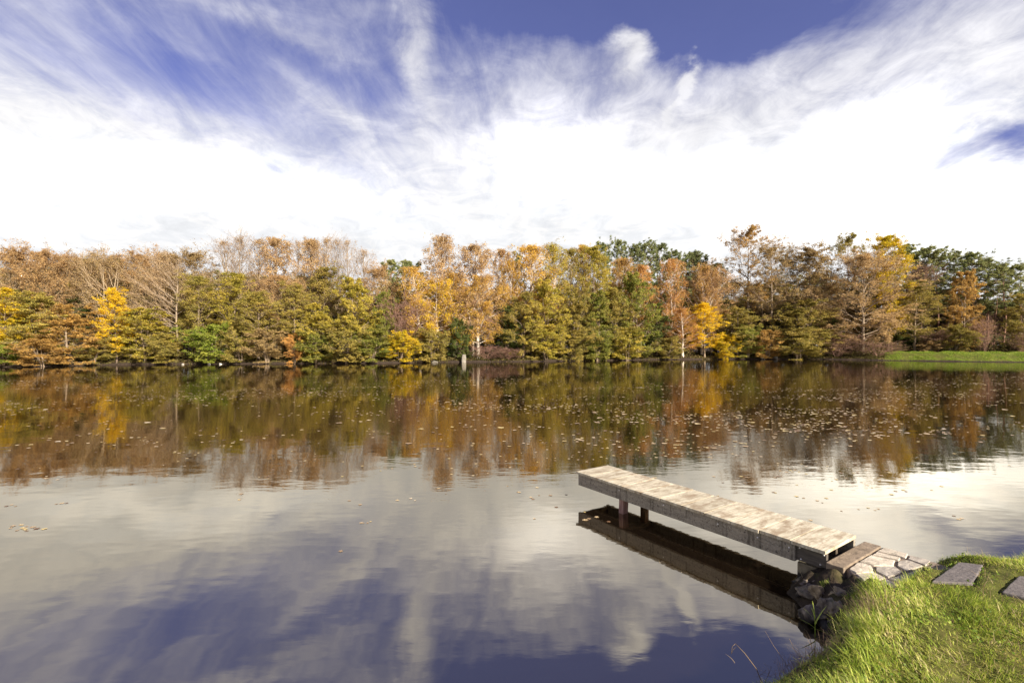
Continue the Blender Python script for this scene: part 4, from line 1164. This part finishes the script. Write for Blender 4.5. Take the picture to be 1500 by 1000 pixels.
# --- the wood behind: half hidden rows that close the gaps below the skyline
brng = random.Random(21)
SKX = [-40, 60, 200, 320, 420, 560, 640, 720, 800, 900, 1000, 1080, 1160, 1240, 1320, 1420, 1540]
SKY = [388, 388, 388, 396, 408, 412, 418, 418, 416, 412, 412, 410, 408, 402, 398, 402, 404]
for row, (off, dy) in enumerate(((8.5, 44), (12, 60), (16, 18), (21, 0))):
    px = -60 + row * 13
    while px < 1580:
        top = float(np.interp(px, SKX, SKY)) + dy + brng.uniform(-6, 16)
        right = px > 1310
        if right and row == 0:
            px += 30; continue
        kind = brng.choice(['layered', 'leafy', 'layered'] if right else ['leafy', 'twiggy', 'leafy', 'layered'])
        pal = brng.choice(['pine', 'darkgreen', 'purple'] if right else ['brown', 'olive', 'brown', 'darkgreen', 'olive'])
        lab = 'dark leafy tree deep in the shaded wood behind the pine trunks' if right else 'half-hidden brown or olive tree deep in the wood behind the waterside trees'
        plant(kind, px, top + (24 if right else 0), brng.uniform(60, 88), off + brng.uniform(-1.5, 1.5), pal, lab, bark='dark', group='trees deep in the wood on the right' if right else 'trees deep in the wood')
        px += brng.uniform(26, 40)

# leaf litter and low undergrowth along the foot of the wood
rs = np.random.default_rng(4)
NU = 110000
upx = rs.uniform(-60, 1560, NU)
uoff = rs.gamma(1.5, 2.4, NU) + .12
ud = np.interp(upx, far_x, far_d) + uoff
ux = (upx - CX) / F * ud
okk = ~((upx > 1296) & (uoff < 6.0)) & (uoff < 26)
ux, ud, uoff = ux[okk], ud[okk], uoff[okk]
hm = .15 + 1.1 * sstep(wav(ux, ud, .9, 5), -.2, .9) * sstep(uoff, .3, 1.8) + 1.3 * sstep(uoff, 3, 8)
uz = terrain(ux, ud) + hm * rs.random(len(ux)) ** 1.3
c = np.stack([ux, ud, uz], -1)
nrm = unit(rs.normal(size=c.shape) + np.array([0, 0, .5])); tn = unit(np.cross(nrm, rs.normal(size=c.shape))); bt = np.cross(nrm, tn)
sz = rs.uniform(.09, .24, len(c))[:, None] * .5
V = np.stack([c - tn * sz, c + bt * sz * .7, c + tn * sz, c - bt * sz * .7], 1).reshape(-1, 3)
me = np_mesh('undergrowth', V, np.arange(len(V)).reshape(-1, 4))
tag(link('undergrowth', me, None, [leaf_mat('undergrowth_leaves', [(.075, .05, .032), (.13, .095, .045), (.12, .12, .032), (.20, .135, .07)])]), 'brown and olive undergrowth along the foot of the wood', 'undergrowth', kind='stuff')

# short grass on the far right bank
NG = 60000
gpx = rs.uniform(1270, 1570, NG); go = rs.uniform(.25, 8.5, NG)
gd = np.interp(gpx, far_x, far_d) + go; gxx = (gpx - CX) / F * gd
ok = rs.random(NG) < sstep(gxx / gd, .715, .79)
gxx, gd = gxx[ok], gd[ok]; n = len(gd)
V, Q = blades(rs, gxx, gd, terrain(gxx, gd) - .01, rs.uniform(.06, .24, n) * (.5 + sstep(wav(gxx, gd, 1.1, 3), -.5, .6)), rs.uniform(.012, .03, n), rs.uniform(0, 6.28, n), rs.uniform(0, .6, n), rs.uniform(0, .8, n), 2)
M_fgrass = grass_mat('far_bank_grass', [(0.1, (.10, .17, .016)), (0.42, (.19, .30, .026)), (0.66, (.30, .39, .042)), (0.90, (.40, .36, .10))])
tag(link('bank_grass', np_mesh('bank_grass', V, Q), None, [M_fgrass]), 'bright green short grass on the far right bank below the pines', 'grass', kind='stuff')

# grey stone post, pale stones at the far waterline
d = shore_d(679) - .3; x = (679 - CX) / F * d
M_gpost = stone_mat('grey_post_stone', [(.10, .09, .075), (.17, .155, .13), (.25, .23, .195)], .2, 6)
bm = box(-.27, .27, -.22, .22, -.5, 1.0, .06, 3, .03)
for v in bm.verts:
    if v.co.z > .9: v.co.x *= .8; v.co.y *= .8
o = bm_obj('stone_post', bm, M_gpost); o.location = (x, d, 0); o.rotation_euler = (0, .04, .4)
tag(o, 'weathered grey stone post standing in the water at the far shore', 'post')
M_pale = stone_mat('pale_shore_stone', [(.35, .33, .30), (.55, .53, .49), (.7, .68, .64)], 0, 8)
def shore_rock(px, off, size, label, mat, seed):
    d = shore_d(px) + off
    o = rock('rock', 0, 600, 0, size, label, mat, seed)
    o.location = ((px - CX) / F * d, d, .05)
shore_rock(306, -.7, (.17, .15, .10), 'small white stone at the far waterline below the bright green bush', M_pale, 21.1)
shore_rock(323, -.6, (.15, .15, .09), 'white stone right of the other two at the far waterline', M_pale, 22.2)
shore_rock(268, -.7, (.14, .12, .08), 'leftmost small white stone at the far waterline', M_pale, 23.4)
shore_rock(1119, .1, (.40, .35, .40), 'left grey stone of a pair in the bank below the oaks', M_gpost, 24.5)
shore_rock(1137, .1, (.42, .35, .38), 'right grey stone of a pair in the bank below the oaks', M_gpost, 25.8)
shore_rock(636, .0, (.45, .35, .20), 'flat grey stone at the water left of the grey stone post', M_gpost, 26.3)

# ------------------------------------------------------------------ leaves on the water
def water_leaf_mat():
    m, t, out = new_mat('floating_leaf')
    geo = t.n('ShaderNodeNewGeometry').outputs['Random Per Island']
    oi = t.n('ShaderNodeObjectInfo').outputs['Random']
    f = t.math('FRACT', t.math('ADD', geo, oi))
    c = t.ramp(f, [(0.05, (.16, .09, .045)), (0.3, (.36, .26, .15)), (0.55, (.50, .38, .22)), (0.8, (.54, .42, .16)), (0.97, (.56, .46, .32))])
    principled(t, out, c, 0.5, spec=.4)
    return m
M_wl = water_leaf_mat()
OUT = [(0, -.5), (.14, -.2), (.46, -.28), (.30, .02), (.50, .26), (.16, .24), (0, .52), (-.16, .24), (-.50, .26), (-.30, .02), (-.46, -.28), (-.14, -.2)]
def leaf_proto(i):
    r = random.Random(i)
    bm = bmesh.new()
    vs = [bm.verts.new((x * r.uniform(.75, 1.1), y * r.uniform(.8, 1.2), 0.10 * r.random() * abs(x) * 2 + .02)) for x, y in OUT]
    c = bm.verts.new((0, 0, .02))
    for a, b2 in zip(vs, vs[1:] + vs[:1]): bm.faces.new((c, a, b2))
    me = bpy.data.meshes.new('fallen_leaf'); bm.to_mesh(me); bm.free(); me.materials.append(M_wl)
    return me
LP = [leaf_proto(i) for i in range(6)]
rs = np.random.default_rng(9)
def leaf_field(n):
    px = rs.uniform(-30, 1530, n)
    band = np.interp(px, [0, 150, 400, 600, 800, 1000, 1300, 1500], [575, 580, 575, 585, 590, 600, 590, 585])
    py = 536 + rs.gamma(1.7, 20, n) * np.interp(px, [0, 350, 700, 900, 1200, 1500], [.9, .8, 1.15, 1.45, 1.5, 1.2])
    d = F * CZ / (py - HY); x = (px - CX) / F * d
    clump = .6 * wav(x * .35 + d * .2, d * .8, .5, 3) + .6 * wav(x * .7 - d * .35, d * 2.1 + x * .15, .63, 1.4)
    ok = (rs.random(n) < .06 + 1.0 * sstep(clump, -.25, .65)) & (py < 800)
    return px[ok], py[ok], x[ok], d[ok]
px_, py_, x_, d_ = leaf_field(22000)
sdl = sdist(x_, d_)
jx, jy = jl(x_, d_)
ok = (sdl < -.4) & ~((jx > -.15) & (jx < .8) & (jy < 3.4) & (jy > -1))
px_, py_, x_, d_ = px_[ok], py_[ok], x_[ok], d_[ok]
# clusters seen singly in the photo
extra = []
def cluster(px, py, n, sx, sy, seed):
    r = random.Random(seed)
    for _ in range(n): extra.append(pix(px + r.gauss(0, sx), py + r.gauss(0, sy)))
cluster(225, 649, 9, 9, 1.6, 1); cluster(208, 645, 4, 6, 1, 2); cluster(38, 774, 16, 14, 2.6, 3); cluster(532, 765, 4, 7, 1.6, 4); cluster(92, 739, 3, 8, 1, 5); cluster(14, 741, 3, 6, 1, 6)
cluster(330, 653, 5, 8, 2, 7); cluster(280, 663, 6, 16, 1.2, 8); cluster(385, 698, 3, 6, 2, 9); cluster(860, 762, 4, 4, 1.5, 10); cluster(80, 700, 5, 10, 2, 11); cluster(1275, 745, 3, 12, 3, 12); cluster(1405, 758, 4, 10, 1.5, 13)
cluster(520, 737, 2, 6, 2, 14); cluster(350, 732, 2, 5, 1, 15); cluster(500, 806, 1, 1, 1, 16); cluster(600, 733, 3, 10, 2, 17); cluster(1180, 720, 6, 40, 12, 18); cluster(1330, 712, 8, 50, 10, 19)
order = np.argsort(d_)
near_n = 300 - len(extra)
pts = extra + [(x_[i], d_[i]) for i in order[:near_n]]
lr = random.Random(8)
for i, (x, y) in enumerate(pts):
    o = bpy.data.objects.new('fallen_leaf', LP[i % 6]); COL.objects.link(o)
    dd = math.hypot(x, y)
    s = lr.uniform(.028, .060) * (1 + .03 * min(dd, 14))
    o.location = (x, y, .002); o.scale = (s, s, s * .5); o.rotation_euler = (0, 0, lr.uniform(0, 6.28))
    tag(o, 'dry fallen leaf floating on the nearer open water', 'leaf', 'fallen leaves floating on the nearer water')
rest = order[near_n:]
n = len(rest)
fx, fd = x_[rest], d_[rest]
sz = rs.uniform(.035, .095, n) * (1 + .8 * (rs.random(n) < .10))
an = rs.uniform(0, 6.28, n)
K = 7
ang = np.linspace(0, 2 * np.pi, K, endpoint=False)
rad = sz[:, None] * .5 * rs.uniform(.55, 1.1, (n, K))
V = np.stack([fx[:, None] + rad * np.cos(ang + an[:, None]) * 1.2, fd[:, None] + rad * np.sin(ang + an[:, None]), .004 + .02 * rs.random((n, K)) * sz[:, None] * 4], -1).reshape(-1, 3)
me = np_mesh('floating_leaves', V, np.arange(n * K).reshape(n, K))
tag(link('floating_leaves', me, None, [M_wl]), 'countless tan leaves drifting on the far half of the pond', 'leaves', kind='stuff')
